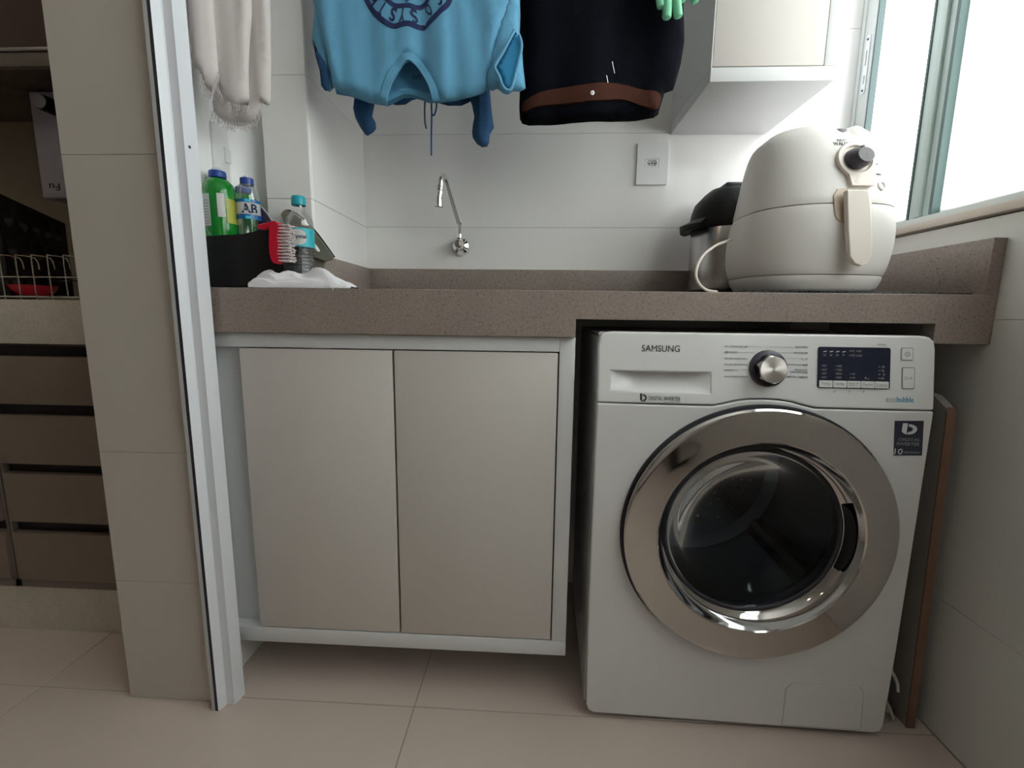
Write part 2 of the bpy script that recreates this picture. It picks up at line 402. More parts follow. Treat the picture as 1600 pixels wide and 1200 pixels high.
# right wall with the window opening
WZ0, WZ1, WY0, WY1 = 1.029, 2.22, -1.5, .487
rw_ = struct('wall_right')
b = B(); b.box(RW + .0014, RW + .15, -2.6, YB + .12, 0, WZ0 - .004); b.box(RW + .0014, RW + .15, -2.6, YB + .12, WZ1, CEIL)
b.box(RW + .0014, RW + .15, -2.6, WY0, WZ0 - .004, WZ1); b.box(RW + .0014, RW + .018, WY1, YB + .12, WZ0 - .004, WZ1)
b.build('wall_core', MT['grout'], rw_)
zr = [0, .28, .84, WZ0 - .004]; yr = [-2.6, -1.53, -.62, YB]
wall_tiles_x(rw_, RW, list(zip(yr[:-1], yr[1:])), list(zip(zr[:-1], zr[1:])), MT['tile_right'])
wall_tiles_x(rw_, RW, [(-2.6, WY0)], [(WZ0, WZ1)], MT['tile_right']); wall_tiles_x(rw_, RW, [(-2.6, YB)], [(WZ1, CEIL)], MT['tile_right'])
# ------------------------------------------------------------------ window
w1 = struct('window_1')
B().box(RW - .012, RW + .15, WY0, WY1, 1.029, 1.0445, .001).build('sill', MT['sill_stone'], w1)
b = B(); b.box(RW - .002, RW + .075, WY0, WY1, 1.0445, 1.0585, .001); b.box(RW + .03, RW + .034, WY0, WY1, 1.0585, 1.070)
b.build('bottom_rail', MT['frame_g'], w1)
B().box(RW - .002, RW + .075, WY0, WY1, WZ1 - .05, WZ1, .001).build('top_rail', MT['frame_g'], w1)
b = B(); b.box(RW - .004, RW + .012, .4385, WY1, 1.0585, WZ1 - .05, .001); b.box(RW - .007, RW - .004, .475, WY1, 1.0585, WZ1 - .05)
b.build('side_frame', MT['frame_g'], w1)
B().box(RW - .003, RW + .012, .4335, .4385, 1.0585, WZ1 - .05).build('gasket', MT['sash_dark'], w1)
sp = B().add(*[[], []]); sp = plate(rounded(.449, .464, 1.408, 1.545, .006), 0, .002, [rounded(.4535, .4595, 1.432, 1.452, .001, 1), rounded(.4535, .4595, 1.475, 1.51, .001, 1)])
sp.warp(lambda x, y, z: (RW - .0045 - y, x, z)); so = sp.build('strike_plate', MT['alu'], w1)
for z in (1.416, 1.536):
    B().lathe([(.0025, -.0085), (.0025, -.006)], (RW, .4565, z), 'x', 12).build('screw', MT['knob'], w1)
b = B(); b.box(RW + .012, RW + .045, .2165, .2735, 1.0625, WZ1 - .05, .002); b.box(RW + .004, RW + .012, .235, .252, 1.0625, WZ1 - .05, .001)
b.build('sash_stile', MT['sash'], w1)
b = B(); b.box(RW + .010, RW + .045, .2735, .2785, 1.0625, WZ1 - .05); b.box(RW + .009, RW + .046, .2085, .2165, 1.0625, WZ1 - .05); b.build('stile_gasket', MT['sash_dark'], w1)
B().box(RW + .026, RW + .031, -.62, .2085, 1.0625, WZ1 - .05).build('pane', MT['frost'], w1)
b = B(); b.box(RW + .012, RW + .045, -.70, -.62, 1.0625, WZ1 - .05, .002); b.build('sash_stile', MT['sash'], w1)
B().box(RW + .026, RW + .031, WY0 + .05, -.70, 1.0625, WZ1 - .05).build('pane', MT['frost'], w1)
B().box(RW, RW + .075, WY0, WY0 + .05, 1.0585, WZ1 - .05, .001).build('side_frame', MT['frame_g'], w1)
# ------------------------------------------------------------------ aluminium door frame at the end of the partition
d1 = struct('door_1')
prof = [(-.7725, -.034), (-.7685, -.020), (-.7685, -.018), (-.7475, -.018), (-.7460, .004), (-.7880, .004), (-.7880, -.010), (-.7725, -.010)]
prof = [(-.7725, -.036), (-.7665, -.0215), (-.7665, -.0165), (-.7485, -.0185), (-.7455, .0025), (-.7455, .012), (-.7860, .012), (-.7860, -.008), (-.7725, -.008)]
B().loft([[(x, y, z) for x, y in prof] for z in (.001, CEIL)]).build('frame_profile', MT['alu'], d1, sharp=20)
B().box(-.7800, -.7727, -.0345, -.008, .001, CEIL).build('seal', MT['rubber'], d1)
B().box(-.7875, -.7801, -.0345, -.0125, .001, CEIL).build('cover_strip', MT['alu_grey'], d1)
q = (-0.747, -0.0007, 1.13)
B().lathe([(.0028, 0), (.0028, .0012)], (-.7478, -.008, q[2]), 'x', 14).build('screw', MT['knob'], d1)

# ------------------------------------------------------------------ kitchen beyond the opening
def drawer_unit(x0, x1, label):
    t = thing('drawer_cabinet', label, 'cabinet', ((x0 + x1) / 2, .44, .126))
    b = B(); b.box(x0, x1, .19, .70, .126, .757); b.box(x0, x0 + .006, .172, .19, .126, .757); b.box(x1 - .006, x1, .172, .19, .126, .757); b.box(x0, x1, .172, .19, .126, .147)
    b.build('carcass', MT['taupe_side'], t)
    for z0, z1 in ((.6105, .7265), (.4600, .5830), (.3080, .4350), (.1500, .2785)):
        B().box(x0 + .008, x1 - .008, .165, .184, z0, z1, .0012).build('drawer', MT['taupe'], t)
        B().box(x0 + .008, x1 - .008, .184, .1899, z1, z1 + .0235).build('grip_channel', MT['black'], t)
    return t
drawer_unit(-1.442, -.992, 'taupe lacquered four-drawer kitchen cabinet just left of the tiled partition')
drawer_unit(-2.20, -1.446, 'wider taupe drawer cabinet at the left edge of the frame, beside the four-drawer one')
t = tag(B().box(-2.2, -.992, .178, .70, 0, .126).build('plinth', MT['stone_k']), 'cream stone plinth under the taupe kitchen drawers', 'plinth')
kc = thing('kitchen_counter', 'cream speckled stone kitchen counter above the taupe drawers', 'counter', (-1.6, .44, .757))
B().box(-2.2, -.991, .19, .718, .815, .860, .001).build('slab', MT['stone_k'], kc)
B().box(-2.2, -.991, .165, .19, .757, .860, .0015).build('front_apron', MT['stone_k'], kc)
k = thing('kitchen_wall_cabinet', 'glossy brown wall cabinet with a bright metal rail, top left of the frame', 'cabinet', (-1.6, .53, 1.45))
B().box(-2.2, -.995, .37, .716, 1.4625, 2.1, .001).build('carcass', MT['brown_gloss'], k)
B().box(-2.195, -1.0, .35, .3695, 1.4925, 2.1, .001).build('door', MT['brown_gloss'], k)
B().box(-2.195, -1.0, .346, .3695, 1.484, 1.4915, .001).build('handle_rail', MT['chrome'], k)
B().box(-2.195, -1.0, .352, .3695, 1.45, 1.483, .001).build('light_pelmet', MT['taupe_side'], k)
# water purifier
x0, _, z0 = (-1.5955, 0.5, 1.4603); zB = 1.1647
t = thing('water_purifier', 'pale lilac-grey wall-mounted water purifier with black knobs, under the brown kitchen cabinet', 'purifier', (x0 + .12, .6, zB))
B().box(x0, x0 + .24, .50, .718, zB, 1.460, .006, 3).build('housing', MT['pur'], t)
for u in (0, 1):
    kx = x0 + .084 + u * .072; kz = 1.411
    kb = B().lathe([(.021, .5), (.021, .455), (.019, .452)], (kx, 0, kz), 'y', 28).build('knob', MT['black'], t)
    B().lathe([(.0185, .4519), (.0175, .4495), (.0, .4490)], (kx, 0, kz), 'y', 28).build('knob_cap', MT['pur'], kb)
B().box(x0 + .018, x0 + .19, .4985, .4999, zB + .014, zB + .052, .0004, 1).build('name_plate', MT['pur'], t)
text_geo('Fu', x0 + .03, x0 + .062, zB + .022, zB + .042, .4984, flip=True).build('lettering', MT['print_black'], t)
# bottle rack: a black board with round holes
t = thing('bottle_rack', 'black bottle rack with rows of round holes, slanting behind the dish rack', 'bottle rack', (-1.36, .2, .86))
hl = []
BA, BE = ((-1.4149, 0.2279, 1.115), (-1.7116, 0.7038, 1.115)); RL_ = .46
for i in range(5):
    for j in range(3): hl.append(circle(.05 + i * .085, .055 + j * .077, .030, 20))
b = plate([(0, 0), (RL_, 0), (RL_, .254), (0, .254)], 0, .02, hl)
d_ = (Vector(BE) - Vector(BA)).normalized(); n_ = Vector((-d_.y, d_.x, 0))
b.warp(lambda x, y, z: (BA[0] + d_.x * x + n_.x * y, BA[1] + d_.y * x + n_.y * y, .861 + z)); b.build('front_board', MT['black'], t)
b = plate([(0, 0), (RL_, 0), (RL_, .254), (0, .254)], .10, .12, hl)
b.warp(lambda x, y, z: (BA[0] + d_.x * x + n_.x * y, BA[1] + d_.y * x + n_.y * y, .861 + z)); b.build('rear_board', MT['black'], t)
# dish rack of wire and the glasses in it
t = thing('dish_rack', 'chrome wire dish rack on the kitchen counter, left edge of the frame', 'dish rack', (-1.2, .3, .861))
b = B(); X0, X1, Y0, Y1, Z = -1.425, -1.04, .215, .345, .966
for y in (Y0, Y1):
    b.tube([(X0, y, .868), (X1, y, .868)], .0022, 6, 1); b.tube([(X0, y, .915), (X1, y, .915)], .0016, 6, 1)
for x in (X0, X1): b.tube([(x, Y0, .868), (x, Y1, .868)], .0022, 6, 1)
for i in range(4): b.tube([(X0 + (i + .5) * .08, Y0, .868), (X0 + (i + .5) * .08, Y1, .868)], .0014, 6, 1)
b.build('frame', MT['chrome'], t)
for i in range(9):
    x = X0 + .012 + i * .0405
    B().tube([(x, Y0, .862), (x, Y0, Z - .008), (x + .003, Y0 + .004, Z), (x + .016, Y0 + .03, Z - .004), (x + .019, Y0 + .034, Z - .03)], .0015, 6, 3).build('wire', MT['chrome'], t)
gg = None
gpos = [(-1.135, .262), (-1.075, .31), (-1.205, .262), (-1.245, .325)]
gl = ['upturned drinking glass in the dish rack, second from the tiled partition', 'upturned drinking glass in the dish rack, nearest the tiled partition',
      'upturned drinking glass in the middle of the dish rack', 'upturned drinking glass at the back of the dish rack, fourth from the partition', '']
for i, (x, y) in enumerate(gpos):
    if gg is None:
        gg = B().lathe([(.031, .0), (.029, .05), (.026, .10), (.024, .104), (0.0, .105), (0, .100), (.022, .098), (.0255, .05), (.029, .001)], (0, 0, 0), 'z', 28, cap=False).build('drinking_glass', MT['glass'], local=True)
        o = gg
    else: o = gg.copy(); COL.objects.link(o)
    o.location = (x, y, .871); tag(o, gl[i], 'glass', 'glasses in the dish rack')
for (x, y, s_, nm, lb) in ((-1.415, .295, 1.0, 'red_bowl', 'red plastic bowl lying in the dish rack at the left edge of the frame'),):
    o = B().lathe([(.0, .0), (.030, .002), (.042, .014), (.046, .026), (.044, .026), (.039, .014), (.028, .006), (0, .005)], (0, 0, 0), 'z', 32, cap=False).build(nm, MT['red'], local=True)
    o.location = (x + .02, y - .03, .871); tag(o, lb, 'bowl')
for i, (x, y) in enumerate(((-1.45, .05), (-2.2, -.6), (-1.3, -1.2))):
    t = thing('ceiling_spot', ['round recessed ceiling spot over the kitchen counter', 'round recessed ceiling spot in the far left of the room', 'round recessed ceiling spot behind the camera'][i], 'ceiling light', (x, y, CEIL), 0, 'recessed ceiling spots')
    B().lathe([(.045, -.004), (.045, 0), (.032, 0), (.032, -.004)], (x, y, CEIL - .001), 'z', 28, cap=False).build('trim_ring', MT['alu'], t)
    if i == 0:
        ml = bpy.data.materials.new('lamp_warm'); ml.use_nodes = True; nn = ml.node_tree.nodes; nn.clear(); oo = nn.new('ShaderNodeOutputMaterial'); em = nn.new('ShaderNodeEmission')
        em.inputs[0].default_value = (1, .82, .62, 1); em.inputs[1].default_value = LAMP = 130; ml.node_tree.links.new(em.outputs[0], oo.inputs[0])
    B().lathe([(.030, -.003), (.0, -.0035)], (x, y, CEIL - .001), 'z', 24, cap=False).build('lamp_disc', ml, t)
# tall white cabinet standing behind the camera (the chrome ring of the washer mirrors it)
t = thing('tall_cabinet', 'tall white two-door cabinet against the wall behind the camera', 'cabinet', (.1, -2.4, 0))
B().box(-.55, .70, -2.59, -2.22, .10, 2.2, .002).build('carcass', MT['lam'], t)
for a_, c_ in ((-.547, .073), (.077, .697)): B().box(a_, c_, -2.218, -2.20, .10, 2.2, .002).build('door', MT['lam'], t)
B().box(-.53, .68, -2.56, -2.28, .0, .10).build('plinth', MT['dark'], t)

# ------------------------------------------------------------------ countertop of the laundry
ct = thing('countertop', 'grey-beige granite countertop with deep front apron over the white cabinet and the washer', 'countertop', (0, YC, CT))
hx0, hx1, hy0, hy1 = -.56, -.12, .12, .41
b = B(); a_ = YC + .030
b.box(LW, hx0, a_, YB - .001, CT - .03, CT); b.box(hx1, RW - .001, a_, YB - .001, CT - .03, CT)
b.box(hx0, hx1, a_, hy0, CT - .03, CT); b.box(hx0, hx1, hy1, YB - .001, CT - .03, CT); b.build('slab', MT['granite'], ct)
o_ = [(-.7999, .797), (-.0421, .797), (-.0421, .8312), (.6107, .8312), (.6107, .7951), (.7105, .7951), (.7105, CT), (-.7999, CT)]
plate(o_, YC, YC + .030).build('front_apron', MT['granite'], ct, bevel=.0012)
B().box(-.6106 + .0, .6875, YB - .022, YB - .0005, CT + .0002, .9651, .0012).build('backsplash', MT['granite'], ct)
B().box(.6880, RW - .0005, YC + .0, YB - .0005, CT + .0002, .9837, .0012).build('side_splash', MT['granite'], ct)
b = B(); b.box(-.6104, -.596, .168, YB - .0225, CT + .0002, .9651, .0012); b.build('side_splash', MT['granite'], ct)
b = B(); b.box(hx0, hx1, hy0, hy1, CT - .205, CT - .200); b.box(hx0 - .004, hx0, hy0, hy1, CT - .205, CT - .004); b.box(hx1, hx1 + .004, hy0, hy1, CT - .205, CT - .004)
b.box(hx0, hx1, hy0 - .004, hy0, CT - .205, CT - .004); b.box(hx0, hx1, hy1, hy1 + .004, CT - .205, CT - .004); b.build('sink_basin', MT['steel'], ct)
# ------------------------------------------------------------------ white base cabinet
cb = thing('base_cabinet', 'white wall-hung two-door base cabinet with a plain frame, under the granite counter', 'cabinet', (-.42, YK, .112))
b = B(); b.box(-.799, -.0405, YK, .47, .112, .1455, .001)
b.box(-.0705, -.0405, YK, .47, .1457, .7965, .001)
b.box(-.799, -.0707, YK, .47, .7680, .7965, .001)
b.box(-.799, -.78, YK + .03, .47, .1457, .7678, .001)
b.build('frame', MT['lam_white'], cb)
B().box(-.78, -.7155, YK + .028, YK + .044, .1457, .7678).build('filler_panel', MT['lam_white'], cb)
B().box(-.7155, -.0707, .455, .47, .1457, .7678).build('back_panel', MT['lam_white'], cb)
for x0, x1 in ((-.7150, -.4022), (-.3980, -.0735)):
    B().box(x0, x1, YK + .0005, YK + .0185, .1485, .7655, .0016, 2).build('door', MT['lam'], cb)

# ------------------------------------------------------------------ washing machine (local frame: x right, y back, z up; origin front left)
TH = -0.0219
ws = thing('washing_machine', 'white front-loading washing machine with a wide chrome door ring, right of the cabinet', 'washing machine', (0, 0, 0), TH)
def LP(z): return .02 * (z - .677) / .133
def lean(x, y, z): return (x, y + LP(z), z)
WD = .445
xc, zc, RO = .3105, .4255, .2505
seam = [(0, .677)] + [(.6 * 0 + .10 * k, .677) for k in (1, 2)] + [(.215, .6772), (.235, .6815), (.258, .6875), (.28, .6905), (.305, .6915), (.33, .6905), (.352, .6875), (.375, .6815), (.395, .6772), (.45, .677), (.52, .677), (.6, .677)]
low = [(.6, .6755)] + [(x, z - .0022) for x, z in seam[::-1]][1:-1] + [(0, .6755)] + [(.0008, .2), (.004, .03), (.008, .018), (.018, .012), (.582, .012), (.592, .018), (.596, .03), (.5992, .2)]
plate(low, .0, .03, [circle(xc, zc, .205, 64)]).build('front_panel', MT['enamel'], ws, local=True, bevel=.0035, seg=3, sharp=30)
up_ = [(x, z) for x, z in seam] + [(.600, .70), (.600, .785), (.5975, .80), (.589, .8075), (.575, .8095), (.025, .8095), (.009, .8075), (.0025, .80), (.0, .785), (.0, .70)]
hx = [(0.0254, 0.7355), (0.2072, 0.7369), (0.2057, 0.7016), (0.0298, 0.6998)]
hole = [(hx[0][0], hx[3][1]), (hx[1][0], hx[3][1]), (hx[1][0], hx[0][1]), (hx[0][0], hx[0][1])]
plate(up_, .0, .03, [hole]).warp(lean).build('control_panel', MT['enamel'], ws, local=True, bevel=.004, seg=3, sharp=30)
# drawer with a scooped grip
x0, x1, z0, z1 = hole[0][0], hole[1][0], hole[0][1], hole[2][1]
b = B(); n1 = 14; n2 = 8; vs = []
for i in range(n1 + 1):
    for j in range(n2 + 1):
        u, w = i / n1, j / n2
        dd = .024 * min(1, 4.0 * u, 4.0 * (1 - u)) * (math.sin(math.pi / 2 * w) ** .8)
        vs.append((x0 - .001 + u * (x1 - x0 + .002), .0008 + dd, z0 - .001 + w * (z1 - z0 + .002)))
b.add(vs, [(i * (n2 + 1) + j, (i + 1) * (n2 + 1) + j, (i + 1) * (n2 + 1) + j + 1, i * (n2 + 1) + j + 1) for i in range(n1) for j in range(n2)])
b.box(x0 - .001, x1 + .001, .012, .03, z1 - .0005, z1 + .004)
b.warp(lean).build('detergent_drawer', MT['enamel'], ws, local=True, recalc=False)
b = B(); b.box(.004, .596, .03, WD, .014, .800, .006, 3); b.f = b.f
# cabinet shell without a front, so that the drum shows through the door glass
b = B(); b.box(.0015, .0045, .0301, WD, .014, .800); b.box(.5955, .5985, .0301, WD, .014, .800); b.box(.0045, .5955, .0301, WD, .796, .800); b.box(.0045, .5955, .0301, WD, .014, .018)
b.box(.0045, .5955, WD - .004, WD, .018, .796); b.build('shell', MT['enamel_side'], ws, local=True)
B().box(.002, .598, .034, WD, .8003, .8085, .004, 3).build('lid', MT['enamel'], ws, local=True)
for x in (.05, .55):
    for y in (.06, WD - .05): B().lathe([(.018, 0), (.018, .008), (.008, .009), (.008, .0139)], (x, y, 0), 'z', 16).build('foot', MT['rubber'], ws, local=True)
# door
B().lathe([(.2545, -.0005), (.2560, -.0012), (.2545, -.0045), (.244, -.0045), (.244, -.0005)], (xc, 0, zc), 'y', 96, cap=False).build('door_gap_shade', MT['rubber'], ws, local=True)  # dark ring painted as the shade in the gap behind the door rim
dr = B().lathe([(.2440, -.0046), (.2500, -.007), (.2512, -.011), (.2505, -.016), (.2470, -.0195), (.2420, -.0208), (.2380, -.0208), (.2150, -.0222), (.1925, -.0238), (.1895, -.0236),
                (.1870, -.0215), (.1845, -.014), (.1800, -.002), (.1740, .008), (.1690, .012)], (xc, 0, zc), 'y', 128, cap=False).build('door', MT['ringchrome'], ws, local=True, sharp=25)
B().lathe([(.1690, .0119), (.1660, .0105), (.1630, .0115), (.1610, .015)], (xc, 0, zc), 'y', 96, cap=False).build('inner_ring', MT['rubber'], dr, local=True)
B().lathe([(.1632, .012), (.1625, .015), (.158, .0185), (.149, .022), (.135, .030), (.118, .043), (.09, .053), (.06, .058), (.03, .060), (.0005, .0605)], (xc, 0, zc), 'y', 96, cap=False).build('door_glass', MT['doorglass'], dr, local=True, sharp=60)
# recessed grip at the right of the door ring
gr = []
for i in range(13):
    a = math.radians(-22 + 44 * i / 12); w = math.sin(math.pi * i / 12) ** .5
    r0, r1 = .1700, .1710 + .0085 * w
    gr.append([(xc + r * math.cos(a), yy, zc + r * math.sin(a)) for r, yy in ((r0, .006), (r1, -.004 - .0045 * w), (r1 + .0015, -.002 - .004 * w), (r0, .02))])
B().loft(gr).build('door_grip', MT['black'], dr, local=True)
B().lathe([(.205, .012), (.200, .03), (.190, .045), (.182, .06), (.186, .075), (.20, .08)], (xc, 0, zc), 'y', 64, cap=False).build('rubber_gasket', MT['rubber'], ws, local=True)
drm = B().lathe([(.19, .08), (.225, .09), (.225, .37), (.20, .39), (.0005, .375)], (xc, 0, zc), 'y', 72, cap=False).build('drum', MT['drum'], ws, local=True, recalc=False)
for k in range(3):
    a = math.radians(80 + 120 * k); b = B(); rr = []
    for yy in (.10, .16, .23, .30, .35):
        w_ = .030; hgt = .045 * (1 - abs(yy - .23) / .2); c0 = Vector((math.cos(a), 0, math.sin(a))); s0 = Vector((-math.sin(a), 0, math.cos(a)))
        rr.append([Vector((xc, yy, zc)) + c0 * .222 + s0 * w_, Vector((xc, yy, zc)) + c0 * (.222 - hgt) + s0 * .008, Vector((xc, yy, zc)) + c0 * (.222 - hgt) - s0 * .008, Vector((xc, yy, zc)) + c0 * .222 - s0 * w_])
    b.loft(rr).build('drum_paddle', MT['steel'], drm, local=True)
b = B()
for r_ in range(3, 8):
    nn_ = r_ * 6
    for k in range(nn_):
        a = 2 * math.pi * k / nn_; rad = r_ * .022
        b.lathe([(.0038, .3725), (.0038, .3755), (.0001, .3735)], (xc + rad * math.cos(a), 0, zc + rad * math.sin(a)), 'y', 6, cap=False)
o = b.build('drum_studs', MT['chrome'], drm, local=True); o['kind'] = 'stuff'
# programme knob
kx, kz = (0.3095, 0.7466)
K = lambda pr, n=48: B().lathe(pr, (kx, 0, kz), 'y', n, cap=False).warp(lean)
kn = K([(.0335, .0), (.0335, -.003), (.031, -.0055), (.0255, -.0065), (.025, -.006)]).build('programme_knob', MT['knob'], ws, local=True)
hexr = []
for yy, rr_, bl in ((-.005, .0255, 0.), (-.017, .0255, .1), (-.0215, .0248, .6), (-.0235, .0228, 1.), (-.0240, .001, 1.)):
    q = []
    for i in range(60):
        a = 2 * math.pi * i / 60; h_ = math.cos(math.pi / 6) / math.cos((a + .35) % (math.pi / 3) - math.pi / 6)
        q.append((kx + rr_ * (1.05 * h_ * (1 - bl) + bl) * math.cos(a), yy, kz + rr_ * (1.05 * h_ * (1 - bl) + bl) * math.sin(a)))
    hexr.append(q)
B().loft(hexr, cap=False).warp(lean).build('knob_cap', MT['brushed'], kn, local=True, sharp=30)
# display, buttons, sticker, lettering
def wp(name, outline, y0, y1, m, holes=(), par=ws, bev=0):
    return plate(outline, y0, y1, holes).warp(lean).build(name, m, par, local=True, bevel=bev)
D = [(0.3971, 0.7865), (0.5221, 0.7886), (0.5238, 0.7149), (0.3999, 0.712)]
dx0, dx1, dz1, dz0 = D[0][0], D[1][0], (D[0][1] + D[1][1]) / 2, (D[3][1] + D[2][1]) / 2
ds = wp('display', rounded(dx0, dx1, dz0, dz1, .004), -.0015, .002, MT['display'])
bh = (dz1 - dz0) * .185
for i in range(5):
    a_ = dx0 + .002 + i * (dx1 - dx0 - .004) / 5
    bt = wp('option_button', rounded(a_ + .0006, a_ + (dx1 - dx0 - .004) / 5 - .0006, dz0 + .0015, dz0 + bh, .001, 2), -.0024, -.0014, MT['enamel'], par=ds)
    text_geo(['Temp.', 'Centrifugar', 'Nivel de\nSujeira', 'Opcoes', 'Extra'][i].replace('Opcoes', 'Op\u00e7\u00f5es').replace('Nivel', 'N\u00edvel'), a_ + .003, a_ + (dx1 - dx0) / 5 - .004, dz0 + .0045, dz0 + bh - .003, -.0025, .0002, warp=lean).build('lettering', MT['print_mid'], ds, local=True)
def dtext(s, u0, u1, v0, v1, m='print_white'):
    text_geo(s, dx0 + u0 * (dx1 - dx0), dx0 + u1 * (dx1 - dx0), dz1 - v1 * (dz1 - dz0), dz1 - v0 * (dz1 - dz0), -.0016, .0002, warp=lean).build('lettering', MT[m], ds, local=True)
for k in range(4):
    u = .07 + k * .088
    wp('indicator_bar', [(dx0 + (u) * (dx1 - dx0), dz1 - .13 * (dz1 - dz0)), (dx0 + (u + .045) * (dx1 - dx0), dz1 - .115 * (dz1 - dz0)), (dx0 + (u + .045) * (dx1 - dx0), dz1 - .095 * (dz1 - dz0)), (dx0 + (u) * (dx1 - dx0), dz1 - .11 * (dz1 - dz0))], -.0019, -.0014, MT['print_white'], par=ds)
    dtext(['15', '20', '30', '7'][k], u, u + .035, .17, .225, 'print_mid')
for u, s_ in ((.43, '\u25aa95'), (.525, '\u25aa60'), ):
    dtext(s_, u, u + .07, .065, .115, 'print_mid'); dtext(s_, u, u + .08, .17, .225, 'print_mid')
for u, rows in ((.045, ['95\u00b0', '60\u00b0', '40\u00b0', '20\u00b0']), (.245, ['1400', '1200', '800', '400']), (.835, ['3', '2', '1', '0'])):
    for r_, s_ in enumerate(rows): dtext('\u2022' + s_, u, u + .085, .435 + r_ * .093, .485 + r_ * .093, 'print_mid')
for r_ in range(2): dtext('\u2022+', .45, .52, .62 + r_ * .093, .67 + r_ * .093, 'print_mid')
dtext('\u2022-', .65, .71, .715, .765, 'print_mid')
for (a0, a1, nm) in (((1407.5, 543), (1426.5, 563.5), 'power_button'), ((1409, 573.5), (1428.5, 608), 'start_button')):
    pass
BT = [(0.5402, 0.7884), (0.5614, 0.7654), (0.5426, 0.7536), (0.5648, 0.7147)]
for (a0, a1, nm) in ((BT[0], BT[1], 'power_button'), (BT[2], BT[3], 'start_button')):
    ol = rounded(a0[0], a1[0], a1[1], a0[1], .003, 4); il = rounded(a0[0] + .0015, a1[0] - .0015, a1[1] + .0015, a0[1] - .0015, .002, 4)
    bo = wp(nm, il, -.0012, .001, MT['enamel'])
    wp('button_rim', ol, -.0008, .001, MT['print_mid'], [il], par=bo)
    mx_, mz_ = (a0[0] + a1[0]) / 2, (a0[1] + a1[1]) / 2
    if nm == 'power_button':
        arc = [(mx_ + .004 * math.cos(math.radians(a)), -.0014, mz_ + .004 * math.sin(math.radians(a))) for a in range(-235, 56, 29)]
        B().tube(arc, .0005, 5, 2).tube([(mx_, -.0014, mz_), (mx_, -.0014, mz_ + .005)], .0005, 5, 1).warp(lean).build('power_symbol', MT['print_mid'], bo, local=True)
    else:
        text_geo('\u25b7II', mx_ - .006, mx_ + .006, mz_ - .003, mz_ + .003, -.0013, .0002, warp=lean).build('start_symbol', MT['print_mid'], bo, local=True)
def wtext(s, box, m, off=0.0, warp=lean, name='lettering'):
    text_geo(s, box[0][0], box[1][0], box[1][1], box[0][1], -.0002, .0004, offset=off, warp=warp).build(name, MT[m], ws, local=True)
wtext('SAMSUNG', [(0.0812, 0.7853), (0.1506, 0.7735)], 'print_black', -.0)
wtext('DIGITAL INVERTER', [(0.0963, 0.6907), (0.1539, 0.6833)], 'print')
wtext('TECHNOLOGY', [(0.1224, 0.6813), (0.154, 0.6791)], 'print_mid')
LG = [(0.0797, 0.6956), (0.0924, 0.6805)]
def blogo(x0, x1, z0, z1, m, warp, par):
    w, h = x1 - x0, z1 - z0
    o = [(x0, z1), (x0 + .33 * w, z1), (x0 + .33 * w, z0 + .22 * h), (x0 + .40 * w, z0), (x0 + .2 * w, z0 + .05 * h), (x0, z0 + .25 * h)]
    bb = plate(o, -.0006, 0)
    cxx, czz, R0, R1 = x0 + .46 * w, z0 + .46 * h, .54 * w, .27 * w
    ou = [(cxx + R0 * math.cos(math.radians(a)), czz + R0 * .86 * h / w * math.sin(math.radians(a))) for a in range(-95, 96, 19)]
    inn = [(cxx + R1 * math.cos(math.radians(a)), czz + R1 * .86 * h / w * math.sin(math.radians(a))) for a in range(95, -96, -19)]
    b2 = plate(ou + inn, -.0006, 0); bb.add(b2.v, b2.f)
    if warp: bb.warp(warp)
    return bb.build('logo', m, par, local=True)
blogo(LG[0][0], LG[1][0], LG[1][1], LG[0][1], MT['print'], lean, ws)
wtext('eco', [(0.5165, 0.6981), (0.5343, 0.69)], 'print_green', .0); wtext('bubble', [(0.5351, 0.7009), (0.5637, 0.6908)], 'print_blue', .008)
wtext('Wash', [(0.5, 0.7946), (0.5144, 0.7914)], 'print_mid')
for bx in [[(0.4234, 0.7091), (0.4302, 0.7047)], [(0.449, 0.7097), (0.4558, 0.7053)], [(0.4733, 0.7103), (0.4801, 0.7059)]]: wtext('\u2022 3"', bx, 'print_mid')
for s_, bx in (("HP LAVAR+SECAR", [(0.2314, 0.7871), (0.2728, 0.7834)]), ("AIR WASH", [(0.2316, 0.7766), (0.2547, 0.7725)]), ("SECAR ALGOD\u00c3O", [(0.2319, 0.7654), (0.2721, 0.7617)]), ("SECAR SINT\u00c9TICO", [(0.2321, 0.7549), (0.2724, 0.7512)]), ("R\u00c1PIDO 15'", [(0.2324, 0.7443), (0.2566, 0.7404)]), ("LAVAGEM DI\u00c1RIA", [(0.2327, 0.7326), (0.274, 0.7291)]), ("ALGOD\u00c3O", [(0.3566, 0.7886), (0.3792, 0.7846)]), ("SINT\u00c9TICOS", [(0.3546, 0.7781), (0.3794, 0.7742)]), ("E. L\u00c3", [(0.3683, 0.7674), (0.3797, 0.7632)]), ("ROUPAS DE BEB\u00ca", [(0.3427, 0.7564), (0.3799, 0.7528)]), ("ENX\u00c1GUE+", [(0.3576, 0.7475), (0.3801, 0.7435)]), ("CENTRIFUGAR", [(0.3486, 0.7426), (0.3802, 0.7389)]), ("LIMPEZA TAMBOR", [(0.3421, 0.7338), (0.3804, 0.7302)]), ): wtext(s_, bx, 'print_mid', .004)
